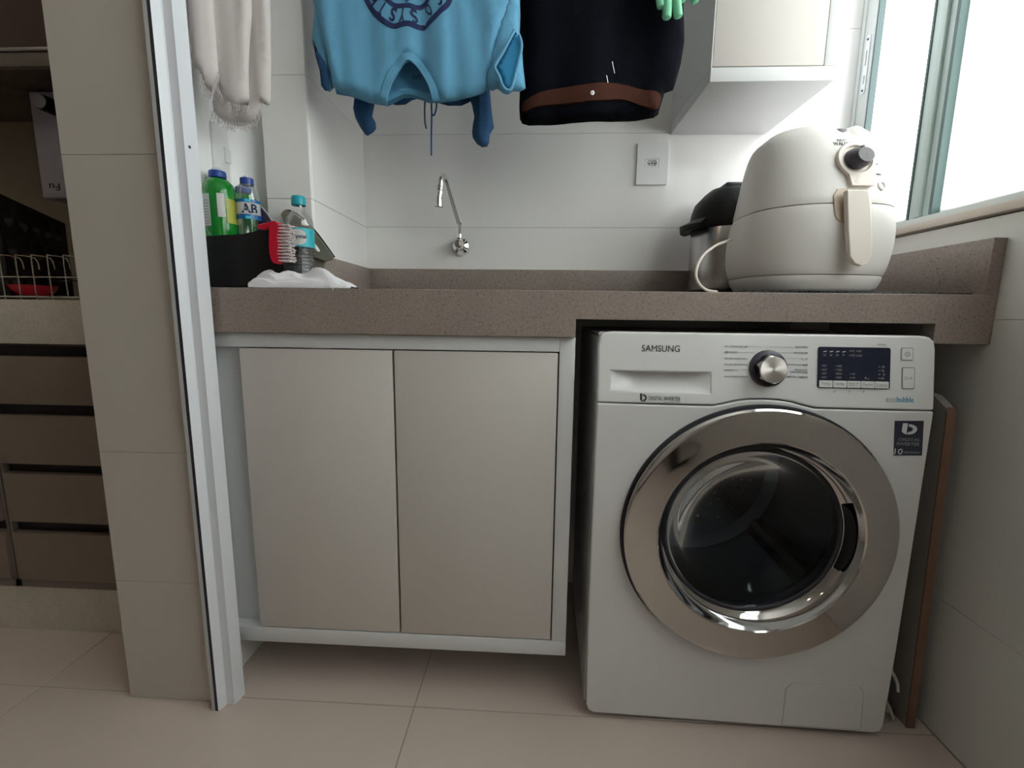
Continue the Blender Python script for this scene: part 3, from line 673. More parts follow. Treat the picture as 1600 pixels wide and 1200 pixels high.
for q0, q1 in [[(0.2739, 0.7856), (0.2978, 0.786)], [(0.2558, 0.7748), (0.2866, 0.7753)], [(0.3114, 0.7859), (0.3544, 0.7864)], [(0.323, 0.7756), (0.3501, 0.7759)], [(0.3346, 0.7651), (0.3673, 0.7654)], [(0.2611, 0.7427), (0.276, 0.743)]]:
    B().box(q0[0], q1[0], -.0004, .0004, q0[1] - .00022, q0[1] + .00022).warp(lean).build('guide_line', MT['print_mid'], ws, local=True)
SK = [(0.535, 0.6568), (0.584, 0.6582), (0.5897, 0.5938), (0.5413, 0.5921)]
sk = plate([SK[3], SK[2], SK[1], SK[0]], -.0008, 0.0).build('sticker', MT['badge'], ws, local=True)
ST = [(0.5487, 0.653), (0.5745, 0.6324), (0.5457, 0.6255), (0.5828, 0.6201), (0.5435, 0.6176), (0.5828, 0.6116), (0.5412, 0.6054), (0.5554, 0.5944), (0.5567, 0.6011), (0.586, 0.5967)]
blogo(ST[0][0], ST[1][0], ST[1][1], ST[0][1], MT['print_white'], lambda x, y, z: (x, y - .0008, z), sk)
for s_, a_, c_, m_ in (('DIGITAL', ST[2], ST[3], 'print_mid'), ('INVERTER', ST[4], ST[5], 'print_mid'), ('10', ST[6], ST[7], 'print_white'), ('YEAR WARRANTY', ST[8], ST[9], 'print_mid')):
    text_geo(s_, a_[0], c_[0], c_[1], a_[1], -.0009, .0003, offset=.008).build('lettering', MT[m_], sk, local=True)
FC = [(0.4004, 0.1113), (0.5481, 0.1156), (0.5513, 0.0184), (0.4009, 0.0172)]
fo = [FC[3], FC[2], (FC[1][0], FC[1][1] - .012), (FC[1][0] - .010, FC[1][1]), (FC[0][0] + .010, FC[0][1]), (FC[0][0], FC[0][1] - .012)]
fcx, fcz = sum(q[0] for q in fo) / 6, sum(q[1] for q in fo) / 6
plate([(fcx + (x - fcx) * 1.022, fcz + (z - fcz) * 1.036) for x, z in fo], -.0004, .001).build('flap_gap_shade', MT['alu_grey'], ws, local=True)  # grey plate coloured as the shade in the groove round the flap
plate(fo, -.0016, .001).build('filter_flap', MT['enamel'], ws, local=True, bevel=.0007, seg=1)

# ------------------------------------------------------------------ board and mop strands beside the washer
t = thing('leaning_board', 'grey board with a brown edge, standing between the washer and the right wall', 'board', (.67, .02, 0))
bo_ = [(.02, .0), (.40, .0), (.40, .745), (.05, .695), (.02, .675)]
b = plate(bo_, 0, .0155); b.warp(lambda x, y, z: (.661 - .018 * z / .68 + y + .006, x, z)); b.build('panel', MT['board'], t)
b = plate([(.0165, .0), (.0195, .0), (.0195, .678), (.0165, .665)], 0, .0165); b.warp(lambda x, y, z: (.661 - .018 * z / .68 + y + .0055, x, z)); b.build('edge_band', MT['wood'], t)
t = thing('string_mop', 'grey-white cotton mop strands poking out behind the washer, at its lower right corner', 'mop', (.645, .12, 0))
for i in range(11):
    x = .632 + .0035 * (i % 4); y = .035 + .009 * i; z0 = .125 - .075 * (i % 2)
    B().tube([(x - .012, y, z0), (x, y - .004, z0 - .008), (x + .009, y - .010, z0 - .026), (x + .010 + .003 * (i % 3), y - .014, max(.005, z0 - .045))], lambda t_: .0038 - .0008 * t_, 8, 4).build('strand', MT['strand'], t)
b = B(); b.box(.618, .650, .16, .24, .10, .14, .006); b.build('mop_block', MT['black'], t)
B().tube([(.631, .2, .13), (.631, .22, .65)], .009, 10, 1).build('mop_handle', MT['steel'], t)

# ------------------------------------------------------------------ upper cabinet
uc = thing('wall_cabinet', 'white wall cabinet hanging top right beside the window, above the air fryer', 'cabinet', (.36, .35, 1.3252))
b = B(); ux0, ux1, uy, uz = .2360, .4880, .2041, 1.3252
b.box(ux0, ux1, uy, YB - .001, uz, uz + .0275, .001); b.box(ux1 - .0235, ux1, uy, YB - .001, uz + .0277, 2.1, .001)
b.box(ux0, ux0 + .002, uy, YB - .001, uz + .0277, 2.1); b.box(ux0 + .002, ux1, uy, YB - .001, 2.1, 2.12); b.box(ux0 + .002, ux1 - .024, YB - .012, YB - .001, uz + .0277, 2.1)
b.build('carcass', MT['lam_white'], uc)
B().box(ux0 + .0028, ux1 - .0248, uy - .0004, uy + .018, uz + .0290, 2.098, .0014, 2).build('door', MT['lam'], uc)
# ------------------------------------------------------------------ outlet, switch
O_ = [(0.1496, 0.4893, 1.3031), (0.2336, 0.4893, 1.1961), (0.1708, 0.4893, 1.2627), (0.2092, 0.4893, 1.2411)]
t = thing('power_outlet', 'white wall outlet plate with one three-hole socket, under the white wall cabinet', 'outlet', (O_[0][0] + .04, YB, O_[1][2]))
ho = rounded(O_[2][0], O_[3][0], O_[3][2], O_[2][2], .001, 2)
plate(rounded(O_[0][0], O_[1][0], O_[1][2], O_[0][2], .003), YB - .008, YB - .0002, [ho]).build('cover_plate', MT['outlet'], t, bevel=.001)
cxm, czm = (O_[2][0] + O_[3][0]) / 2, (O_[2][2] + O_[3][2]) / 2
hexo = [(cxm - .014, czm), (cxm - .010, czm + .0075), (cxm + .010, czm + .0075), (cxm + .014, czm), (cxm + .010, czm - .0075), (cxm - .010, czm - .0075)]
so = plate([(O_[2][0] + .0006, O_[3][2] + .0006), (O_[3][0] - .0006, O_[3][2] + .0006), (O_[3][0] - .0006, O_[2][2] - .0006), (O_[2][0] + .0006, O_[2][2] - .0006)], YB - .0072, YB - .001, [hexo]).build('socket', MT['outlet'], t)
plate(hexo, YB - .004, YB - .001).build('socket_floor', MT['alu_grey'], so)
for dx_ in (-.0075, 0, .0075): B().lathe([(.0019, -.0002), (.0019, 0)], (cxm + dx_, YB - .0041, czm - .001 + (.0015 if dx_ == 0 else 0)), 'y', 10).build('pin_hole', MT['dark'], so)
SW = [(-0.8, 0.1245, 1.2273), (-0.8, 0.2057, 1.1212), (-0.8, 0.1549, 1.1754), (-0.8, 0.1901, 1.1563)]
t = thing('light_switch', 'white light switch plate on the bright left wall, below the hanging towel', 'switch', (-.8, SW[0][1] + .03, 1.06))
b = B(); b.box(LW, LW + .007, SW[0][1], SW[1][1] + .01, 1.085, SW[0][2], .002); b.build('cover_plate', MT['outlet'], t)
B().box(LW + .007, LW + .010, SW[2][1], SW[3][1] + .004, SW[3][2], SW[3][2] + .030, .001).build('rocker', MT['outlet'], t)
# ------------------------------------------------------------------ faucet
FQ = [(-0.335, 0.489, 1.0288), (-0.3308, 0.452, 1.027), (-0.3331, 0.445, 1.0465), (-0.3321, 0.44, 1.083), (-0.3351, 0.437, 1.0892), (-0.3438, 0.39, 1.1347), (-0.3483, 0.345, 1.1668), (-0.3515, 0.325, 1.1741), (-0.3548, 0.31, 1.1646), (-0.3562, 0.308, 1.1478), (-0.3575, 0.306, 1.1354), (-0.3601, 0.306, 1.1191), (-0.3611, 0.306, 1.0982)]
t = thing('faucet', 'chrome swivel faucet with a hooked spout on the white tiled back wall', 'faucet', FQ[0])
bx, _, bz_ = FQ[0]
B().lathe([(.0250, YB - .0005), (.0250, YB - .005), (.0220, YB - .011), (.013, YB - .015), (.012, YB - .04), (.001, YB - .041)], (bx, 0, bz_), 'y', 32, cap=False).build('wall_flange', MT['chrome'], t)
B().lathe([(.001, -.062), (.010, -.0605), (.0135, -.055), (.0135, -.035), (.012, -.03), (.001, -.029)], (FQ[1][0] - .003, YB, FQ[1][2] + .003), 'y', 8, cap=False).build('valve_knob', MT['chrome'], t)
B().tube([FQ[1], FQ[2]], .0090, 20, 1).tube([FQ[2], (FQ[2][0], FQ[2][1], FQ[2][2] + .010)], .0070, 20, 1).build('valve_body', MT['chrome'], t)
B().tube([FQ[2], FQ[3]], .0050, 16, 1).tube(FQ[3:9] + [FQ[9]], .0062, 16, 8).build('spout', MT['chrome'], t)
b = B(); b.tube([FQ[9], FQ[10]], .0088, 20, 1); b.tube([FQ[10], FQ[11]], .0078, 20, 1); b.build('aerator_collar', MT['chrome'], t)
n0, n1_ = Vector(FQ[11]), Vector(FQ[12])
b = B(); b.tube([n0, n1_], lambda t_: .0084 + .0018 * t_, 20, 1, cap=False); b.build('nozzle', MT['chrome'], t)
B().tube([n0 + (n1_ - n0) * .7, n0 + (n1_ - n0) * .75], .0088, 20, 1).build('nozzle_mesh', MT['dark'], t)

# ------------------------------------------------------------------ air fryer
AX = .4371; AZ = [0.889, 0.9097, 0.9492, 0.9986, 1.048, 1.0974, 1.1468, 1.1813, 1.2011]
AA = [0.1201, 0.1308, 0.1409, 0.1422, 0.1339, 0.1258, 0.1173, 0.1063, 0.084]
AF = [0.0532, 0.0461, 0.0381, 0.0313, 0.0323, 0.0456, 0.0641, 0.0841, 0.1047]; AB_ = [0.2621, 0.2769, 0.2881, 0.2904, 0.2864, 0.28, 0.2695, 0.2544, 0.2363]
def crom(zs, vs, z):
    if z <= zs[0]: return vs[0]
    if z >= zs[-1]: return vs[-1]
    i = max(k for k in range(len(zs) - 1) if zs[k] <= z); t_ = (z - zs[i]) / (zs[i + 1] - zs[i])
    m0 = (vs[i + 1] - vs[max(i - 1, 0)]) / (zs[i + 1] - zs[max(i - 1, 0)]) * (zs[i + 1] - zs[i]); j = min(i + 2, len(vs) - 1)
    m1 = (vs[j] - vs[i]) / (zs[j] - zs[i]) * (zs[i + 1] - zs[i])
    return (2 * t_ ** 3 - 3 * t_ ** 2 + 1) * vs[i] + (t_ ** 3 - 2 * t_ ** 2 + t_) * m0 + (-2 * t_ ** 3 + 3 * t_ ** 2) * vs[i + 1] + (t_ ** 3 - t_ ** 2) * m1
def aring(z, ins=0, sc=1., n=72, dz=0):
    a, f_, b_ = crom(AZ, AA, z) - ins, crom(AZ, AF, z) + ins, crom(AZ, AB_, z) - ins
    cy, hb = (f_ + b_) / 2, (b_ - f_) / 2; out = []
    for i in range(n):
        t_ = 2 * math.pi * i / n; c_, s_ = math.cos(t_), math.sin(t_)
        out.append((AX + sc * a * math.copysign(abs(c_) ** .8, c_), cy + sc * hb * math.copysign(abs(s_) ** .8, s_), z + dz))
    return out
def asurf(x, z):
    a, f_, b_ = crom(AZ, AA, z), crom(AZ, AF, z), crom(AZ, AB_, z); u = min(.995, abs((x - AX) / a))
    return (f_ + b_) / 2 - (b_ - f_) / 2 * (1 - u ** 2.5) ** .4
af = thing('air_fryer', 'egg-shaped ivory air fryer with cream handle and dial, on the counter by the window', 'air fryer', (AX, .16, .8885))
def seg_loft(z0, z1, n):
    zz = [z0 + (z1 - z0) * k / n for k in range(n + 1)]
    return [aring(zz[0], .004)] + [aring(zz[0], .0012, dz=.0006)] + [aring(z) for z in zz[1:-1]] + [aring(zz[-1], .0012, dz=-.0006), aring(zz[-1], .004)]
b = B(); rs = seg_loft(.8890, .9195, 5); b.loft(rs); b.build('base', MT['fryer'], af, sharp=50)
b = B(); b.loft(seg_loft(.9203, 1.0435, 16)); b.build('drawer', MT['fryer'], af, sharp=50)
XN = (0.4574, 0.1, 1.1873)
def notch(x, y, z):
    k_ = max(0, min(1, (.17 - y) / .05)) * max(0, min(1, (z - 1.15) / .03))
    return (x, y, z + k_ * (-.013 * math.exp(-((x - XN[0]) / .017) ** 2) + .002 * math.exp(-((x - XN[0] - .032) / .014) ** 2)))
zz = [1.0443 + (1.2005 - 1.0443) * k / 22 for k in range(23)]
rs = [aring(zz[0], .004), aring(zz[0], .0012, dz=.0006)] + [aring(z) for z in zz[1:]] + [aring(1.2011, 0, .93, dz=.0022), aring(1.2011, 0, .8, dz=.004), aring(1.2011, 0, .5, dz=.0052), aring(1.2011, 0, .2, dz=.0056)]
b = B(); b.loft(rs); b.warp(notch); b.build('upper_body', MT['fryer'], af, sharp=50)
# dark foot cut-out at the lower left
FT = [(0.2649, 0.9092), (0.3045, 0.9145), (0.318, 0.9021), (0.3266, 0.8909), (0.2916, 0.89), (0.275, 0.8942)]
DL = (0.456, 0.11, 1.1945)
B().lathe([(.0001, .006), (.010, .0055), (.0175, .002), (.019, -.003), (.0195, -.012)], (DL[0] + .002, DL[1] + .016, DL[2] - .0005), 'z', 28, cap=False).build('timer_window', MT['knob_cap'], af)
for s_, q0, q1 in (('PHILIPS',) + ((0.4285, 0.06, 1.1651), (0.4446, 0.06, 1.1612)), ('WALITA',) + ((0.4202, 0.06, 1.1592), (0.4525, 0.06, 1.1519))):
    text_geo(s_, q0[0], q1[0], q1[2], q0[2], 0, .0004, offset=.01, warp=lambda x, y, z: (x, asurf(x, z) - .0001 + y, z)).build('lettering', MT['print'], af)
# keyhole bezel, dial, handle
kc_ = (0.4524, 0.048, 1.123); kR = .0325
st = [(0.4242, 1.1005), (0.4307, 1.0731), (0.4776, 1.073), (0.4742, 1.1003)]
bz = [(kc_[0] + kR * math.cos(math.radians(a)), kc_[2] + kR * math.sin(math.radians(a))) for a in range(-50, 231, 10)]
bz += [(st[0][0] + .011, st[0][1] - .006), (st[1][0] + .008, st[1][1]), (st[2][0] + .0, st[2][1]), (st[3][0] - .001, st[3][1] - .006)]
yb_ = 0.0
FL = lambda x, y, z: (x, asurf(AX + .02, min(z, 1.17)) - .0085 + y, z)
be = plate(resample(bz, .006), yb_, .012, [circle(kc_[0], kc_[2], .0265, 40)]).warp(FL).build('dial_bezel', MT['cream'], af, bevel=.0015, seg=2, sharp=20)
B().lathe([(.0264, 0), (.0240, .004), (.012, .006), (.001, .006)], (kc_[0], yb_ + .001, kc_[2]), 'y', 40, cap=False).warp(FL).build('dial_well', MT['cream'], be)
kn2 = B().lathe([(.0195, .006), (.0190, -.008), (.0138, -.021), (.0125, -.0215), (.001, -.0215)], (kc_[0] + .000, yb_, kc_[2]), 'y', 40, cap=False).warp(FL).build('dial', MT['knob'], af)
B().lathe([(.0137, -.0214), (.0133, -.0230), (.001, -.0232)], (kc_[0], yb_, kc_[2]), 'y', 32, cap=False).box(kc_[0] - .003, kc_[0] + .001, yb_ - .022, yb_ - .012, kc_[2] + .010, kc_[2] + .018, .001).warp(FL).build('dial_cap', MT['knob_cap'], kn2)
HN = [(0.4205, 1.0618), (0.4581, 1.0618), (0.4671, 1.0251), (0.4761, 0.971), (0.4778, 0.9491), (0.4727, 0.9369), (0.4613, 0.9313), (0.4487, 0.9357), (0.4394, 0.9489), (0.4309, 0.9926)]
hn = plate(HN, .0150, .026).build('handle', MT['cream'], af, bevel=.0025, seg=3, sharp=20)
B().box(kc_[0] - .006, kc_[0] + .022, .026, .06, HN[0][1] - .045, HN[0][1] - .004, .003).build('handle_mount', MT['cream'], hn)
RC = [(0.4094, 1.0672), (0.4401, 1.0705), (0.4501, 1.0057), (0.4343, 1.0067), (0.4201, 1.0134), (0.4132, 1.0244)]
rc = plate(resample(smooth_poly(RC, 1), .006), 0, .003); rc.warp(lambda x, y, z: (x, asurf(x, z) - .0025 + y, z)); rc.build('grip_recess', MT['tan'], af)
PB = (0.5012, 0.06, 1.077)
ab = lambda x, y, z: (x, asurf(x, z) + y, z)
b = B().lathe([(.0085, .001), (.0085, -.002), (.0070, -.003), (.0058, -.003), (.0052, -.0005), (.001, -.0005)], (PB[0], 0, PB[2]), 'y', 28, cap=False); b.warp(ab).build('power_switch', MT['fryer_w'], af)
for q0, q1 in [((0.4916, 0.06, 1.0992), (0.5021, 0.06, 1.0964)), ((0.4948, 0.06, 1.1184), (0.4979, 0.06, 1.1162))]:
    B().box(q0[0], q1[0], -.0006, 0, q1[2], q0[2]).warp(ab).build('mark', MT['print'], af)
# power cord
CQ = [(0.3141, 0.2, 1.0095), (0.2693, 0.14, 0.9926), (0.2382, 0.11, 0.9798), (0.2099, 0.09, 0.9597), (0.1956, 0.08, 0.9377), (0.1923, 0.075, 0.9178), (0.1985, 0.07, 0.9016), (0.2127, 0.07, 0.8907), (0.2363, 0.08, 0.8878)]
B().tube(CQ, .0026, 8, 6).build('power_cord', MT['cream'], af)
# ------------------------------------------------------------------ black grid mat under it
t = tag(B().build('drying_mat', MT['black']), 'thin black rubber mat with small bumps under the air fryer', 'mat') if False else None
MQ = (0.6749, 0.05, 0.8882)
b = B(); b.box(.26, MQ[0], .034, .30, CT + .0002, CT + .0026, .0006, 1)
mt_ = thing('rubber_mat', 'thin black rubber mat with small bumps, under the air fryer', 'mat', (.42, .17, CT)); b.build('sheet', MT['black'], mt_)
b = B()
for i in range(22):
    for j in range(3): b.lathe([(.0035, 0), (.003, .0012), (.0005, .0018)], (.272 + i * .0168, .040 + j * .014, CT + .0025), 'z', 8)
o = b.build('bumps', MT['black'], mt_); o['kind'] = 'stuff'
# ------------------------------------------------------------------ multicooker behind
CX, CY, CR_ = .361, .373, .085
mc = thing('multicooker', 'stainless steel pressure cooker with a black lid, half hidden behind the air fryer', 'pressure cooker', (CX, CY, CT))
B().lathe([(.080, .0006), (.0855, .003), (.0855, .020), (.084, .022)], (CX, CY, CT), 'z', 48).build('base', MT['black'], mc)
B().lathe([(.084, .0221), (CR_, .026), (CR_ + .0005, .168), (.084, .172)], (CX, CY, CT), 'z', 64).build('body', MT['steel'], mc)
B().lathe([(.0885, .1721), (.0900, .180), (.0890, .200), (.086, .216), (.080, .234), (.060, .256), (.045, .268), (.02, .272), (.001, .272)], (CX, CY, CT), 'z', 64, cap=False).build('lid', MT['black'], mc)
b = B(); rr = []
for k in range(9):
    a = math.radians(180 + (k - 4) * 9); w = 1 - abs(k - 4) / 5.5
    r0, r1 = .088, .093 + .022 * w ** .5
    rr.append([(CX + r * math.cos(a), CY + r * math.sin(a), CT + z) for r, z in ((r0, .170), (r1, .166), (r1 + .002, .180), (r0, .195))])
b.loft(rr).build('side_handle', MT['black'], mc)
B().box(CX - .02, CX + .02, CY - .03, CY + .03, CT + .271, CT + .281, .003).build('valve', MT['knob'], mc)

# ------------------------------------------------------------------ things at the left end of the counter
def cylpatch(cx, cy, r, a0, a1, z0, z1, n=14, th=.0004):
    q = []
    for i in range(n + 1):
        a = math.radians(a0 + (a1 - a0) * i / n); q.append([(cx + rr * math.cos(a), cy + rr * math.sin(a), z) for rr, z in ((r, z0), (r + th, z0), (r + th, z1), (r, z1))])
    return B().loft(q)
def cylwarp(cx, cy, r, amid):
    return lambda x, y, z: (cx + (r - y) * math.cos(math.radians(amid) + x / r), cy + (r - y) * math.sin(math.radians(amid) + x / r), z)
# black holder
HB = [(-0.7858, 0.056, 0.8895), (-0.6997, 0.051, 0.89), (-0.622, 0.06, 0.9089)]
HT = [(-0.777, 0.056, 0.9857), (-0.7117, 0.051, 0.9863), (-0.7016, 0.051, 0.9997), (-0.6181, 0.06, 1.0089)]
t = thing('sink_caddy', 'black angular plastic caddy holding the detergent bottles, at the left end of the counter', 'caddy', (-.70, .09, CT))
xa, xb, xd = max(HB[0][0], -.796), HB[1][0], HB[2][0]
def cad(z, i, tops=None):
    pts = [(xa + i, .056 + i), (xb, .051 + i), (xd - i, .060 + i), (xd - i, .135 - i), (xa + i, .135 - i)]
    return [(x, y, z if tops is None else tops[k]) for k, (x, y) in enumerate(pts)]
zt = [HT[0][2], HT[1][2] + .003, HT[3][2], HT[3][2], HT[0][2]]
B().loft([cad(CT + .0005, .006), cad(CT + .004, .003), cad(0, 0, zt), cad(0, .0025, zt), cad(CT + .006, .006)]).build('body', MT['black'], t, sharp=20, bevel=.0008)
# green bottles
GZ = [1.1236, 1.1187, 1.1058, 1.1027, 1.0916, 1.0767, 0.9972]
GC = (-0.7703, 0.098, 1.0549)
def green_bottle(gx, gy, dz, label, full):
    t = thing('detergent_bottle', label, 'detergent', (gx, gy, CT + .008), 0, 'green detergent bottles')
    z = [q + dz for q in GZ]
    pr = [(.022, CT + .008), (.0275, CT + .012), (.0285, CT + .05), (.0270, CT + .075), (.0300, z[6]), (.0318, z[5] - .02), (.0310, z[5]), (.0265, z[4] + .002), (.0185, z[3]), (.0135, z[2] - .001), (.0001, z[2] - .0005)]
    B().lathe(pr, (gx, gy, 0), 'z', 36, cap=False).build('bottle_body', MT['green_liq'], t, sharp=60)
    cp = B().lathe([(.0155, z[2]), (.0160, z[2] + .002), (.0158, z[1] - .002), (.0145, z[1]), (.001, z[1])], (gx, gy, 0), 'z', 28, cap=False).build('cap', MT['blue_cap'], t)
    B().lathe([(.0105, z[1]), (.010, z[0] - .001), (.008, z[0] + .001), (.001, z[0] + .001)], (gx, gy, 0), 'z', 20, cap=False).build('spout_cap', MT['clear_cap'], cp)
    if full:
        for a0, a1, z0, z1, m_ in ((-124, -88, z[6] + .010, z[5] - .008, 'label_white'), (-64, -40, z[6] + .028, z[5] - .006, 'label_white'), (-36, 10, z[6] + .018, z[5] - .014, 'label_yellow')):
            cylpatch(gx, gy, .0319, a0, a1, z0, z1).build('label', MT[m_], t)
        for k in range(9):
            w = cylpatch(gx, gy, .0324, -120, -92, z[6] + .014 + k * .0055, z[6] + .0155 + k * .0055, 6, .0002); w.build('label_line', MT['print_mid'], t)
    return t
green_bottle(GC[0], .095, 0, 'green detergent bottle with a blue cap, front left in the black caddy', True)
green_bottle(GC[0] - .004 - .008, .164, -.010, 'green detergent bottle half hidden at the far left behind the front one', False) if False else None
g2 = (-0.8411, 0.165, 1.0702)
green_bottle(-.765, .168, -.012, 'second green detergent bottle, mostly hidden at the far left behind the front one', False)
# clear bottle with the blue foil label
AC = (-0.7203, 0.112, 1.0454); AZZ = [1.1149, 1.1099, 1.0961, 1.0923, 1.0759, 1.0683, 1.0261, 1.0197]
ax, ay = AC[0], .112
t = thing('detergent_bottle', 'clear detergent bottle with a blue foil label, right behind the green bottle', 'detergent', (ax, ay, CT + .008))
B().lathe([(.016, CT + .008), (.021, CT + .012), (.0215, AZZ[7]), (.0225, AZZ[6]), (.0225, AZZ[5]), (.0205, AZZ[4] + .004), (.0150, AZZ[3] + .004), (.0105, AZZ[3] + .001), (.0100, AZZ[2])], (ax, ay, 0), 'z', 36, cap=False).build('bottle_body', MT['clear'], t, sharp=60)
cp = B().lathe([(.0125, AZZ[2]), (.0130, AZZ[2] + .002), (.0128, AZZ[1] - .001), (.0115, AZZ[1]), (.001, AZZ[1])], (ax, ay, 0), 'z', 28, cap=False).build('cap', MT['blue_cap'], t)
B().lathe([(.0060, AZZ[1]), (.0058, AZZ[0] - .001), (.004, AZZ[0]), (.001, AZZ[0])], (ax, ay, 0), 'z', 20, cap=False).build('spout_cap', MT['clear_cap'], cp)
zA, zB_ = AZZ[6], AZZ[5] - .003
lb = cylpatch(ax, ay, .0226, -150, 25, zA, zB_, 30).build('label', MT['label_blue'], t)
cylpatch(ax, ay, .0231, -140, 8, zA + .0095, zB_ - .0065, 30, .0002).build('label_field', MT['label_white'], lb)
for z0, z1 in ((zA + .0005, zA + .006), (zB_ - .005, zB_ - .0005)): cylpatch(ax, ay, .0231, -75, -50, z0, z1, 8, .0002).build('label_highlight', MT['label_cyan'], lb)  # lighter cyan patches paint a highlight onto the foil bands
text_geo('AB', -.0125, .0185, zA + .0115, zB_ - .009, .0, .0003, offset=.03, warp=cylwarp(ax, ay, .0234, -62)).build('lettering', MT['navy'], lb)
# dark pad in the caddy
PQ = [(-0.7082, 1.0644), (-0.7004, 1.0566), (-0.6902, 1.0424), (-0.6802, 1.0268), (-0.6787, 1.0072), (-0.7124, 1.0071)]
t = thing('scouring_pad', 'dark purple scouring pad with a pale edge, in the caddy beside the clear bottle', 'sponge', (-.69, .128, 1.0))
plate(PQ, .120, .129).build('pad', MT['purple'], t, bevel=.001)
B().tube([(PQ[0][0], .1245, PQ[0][1] + .001), (PQ[2][0] + .001, .1245, PQ[2][1] + .002), (PQ[3][0] + .002, .1245, PQ[3][1])], .0014, 8, 3).build('pale_edge', MT['label_white'], t)
# red brush
BQ = [(-0.6324, 1.0074), (-0.622, 1.0104), (-0.6134, 1.0075), (-0.6129, 0.9944), (-0.6177, 0.98), (-0.6149, 0.9644), (-0.6195, 0.9523), (-0.6155, 0.9366), (-0.6198, 0.9299), (-0.6274, 0.9317), (-0.633, 0.9438), (-0.6331, 0.9704), (-0.6303, 0.992)]
t = thing('scrubbing_brush', 'red scrubbing brush with white bristles hooked on the right side of the black caddy', 'brush', (BQ[0][0], .04, .93))
plate(resample(smooth_poly(BQ, 1), .004), .028, .047).build('back', MT['red'], t, bevel=.003, seg=3)
HQ = [(-0.6583, 1.0026), (-0.6478, 1.0056), (-0.6272, 1.0092), (-0.6254, 0.9991), (-0.6383, 0.9955), (-0.6538, 0.9943)]
plate(smooth_poly(HQ, 1), .032, .042).build('handle', MT['red'], t, bevel=.002)
BR = [(-0.6149, 0.04, 1.0027), (-0.6206, 0.04, 0.9366), (-0.591, 0.04, 0.9992)]
bl_ = BR[2][0] - BR[0][0]; nr = 12
for i in range(nr):
    z = BR[0][2] + (BR[1][2] - BR[0][2]) * i / (nr - 1); b = B()
    for yy in (.030, .036, .042, .048):
        for k in range(4): b.tube([(BR[0][0] - .003, yy, z), (BR[0][0] + bl_ * .5, yy + random.uniform(-.001, .001), z + random.uniform(-.001, .001)), (BR[0][0] + bl_ * random.uniform(.85, 1.0), yy + random.uniform(-.002, .002), z + random.uniform(-.0028, .0020))], .0011, 4, 1)
    o = b.build('bristle_tuft', MT['bristle'], t)
# water bottle
WC = (-0.6071, 0.1, 0.9795); WZ = [1.0716, 1.0536, 1.0504, 1.0429, 1.024, 1.0088, 1.0069, 0.9712, 0.9693]
wx, wy, wr = WC[0], .10, .0272
t = thing('water_bottle', 'small clear water bottle with a teal cap and teal label, right of the red brush', 'water bottle', (wx, wy, CT + .0005))
pr = [(.012, CT + .003), (.022, CT + .0005), (.0262, CT + .006)]
z = CT + .012
while z < WZ[8] - .002: pr += [(wr, z), (wr - .0022, z + .0032), (wr, z + .0064)]; z += .0068
pr += [(wr - .001, WZ[8]), (wr - .001, WZ[6]), (wr, WZ[5] + .001), (wr - .0015, WZ[4] + .002), (.0185, (WZ[3] + WZ[4]) / 2 + .002), (.0125, WZ[3] + .001), (.0105, WZ[2]), (.0105, WZ[1])]
B().lathe(pr, (wx, wy, 0), 'z', 40, cap=False).build('bottle_body', MT['clear'], t, sharp=60)
B().lathe([(.0136, WZ[1]), (.0138, WZ[1] + .002), (.0134, WZ[0] - .002), (.0120, WZ[0]), (.001, WZ[0])], (wx, wy, 0), 'z', 28, cap=False).build('cap', MT['teal_cap'], t)
lb = cylpatch(wx, wy, wr - .0004, 60, 418, WZ[8] + .0005, WZ[6] - .0005, 48).build('label', MT['label_teal'], t)
zc0, zc1 = WZ[8] + .003, WZ[6] - .003
el = plate([(.0165 * math.cos(2 * math.pi * k / 40), (zc0 + zc1) / 2 + (zc1 - zc0) / 2 * math.sin(2 * math.pi * k / 40)) for k in range(40)], -.0002, 0, (), [(i * .003, (zc0 + zc1) / 2 + j * .004) for i in range(-4, 5) for j in range(-2, 3)])
el.warp(cylwarp(wx, wy, wr + .0002, -72)).build('label_field', MT['label_white'], lb)
text_geo('Crystal', -.0165, .0155, (zc0 + zc1) / 2 - .0045, (zc0 + zc1) / 2 + .0055, -.0003, .0003, offset=.02, warp=cylwarp(wx, wy, wr + .0002, -72)).build('lettering', MT['navy'], lb)
# tray leaning behind the bottle
TQ = [(-0.6716, 1.0448), (-0.6683, 1.0514), (-0.6595, 1.0554), (-0.6442, 1.0501), (-0.6225, 1.0342), (-0.5942, 1.0049), (-0.5595, 0.9579), (-0.5641, 0.9511), (-0.5786, 0.9482), (-0.5969, 0.9549), (-0.6207, 0.9643), (-0.6452, 0.9872), (-0.664, 1.0301)]
TH_ = [(-0.6051, 0.9874), (-0.5995, 0.9861), (-0.5915, 0.9753), (-0.5889, 0.9699), (-0.5933, 0.9685), (-0.6029, 0.9766)]
t = thing('plastic_tray', 'olive-grey plastic tray with an oval slot and black rim, leaning behind the water bottle', 'tray', (-.60, .15, .95))
plate(TQ, .146, .151, [TH_]).build('plate', MT['tray'], t, bevel=.0008, seg=1)
TR = [(-0.6671, 0.15, 1.0523), (-0.657, 0.15, 1.0556), (-0.6403, 0.15, 1.0497), (-0.62, 0.15, 1.0338), (-0.5932, 0.15, 1.0059), (-0.5587, 0.15, 0.9576)]
B().tube(TR, .0016, 8, 4).build('rim', MT['black'], t)
ST_ = [(-0.6065, 0.9638), (-0.5827, 0.9503), (-0.5915, 0.9199), (-0.6118, 0.9198)]
plate(ST_, .1525, .160).build('stand', MT['tray'], t)
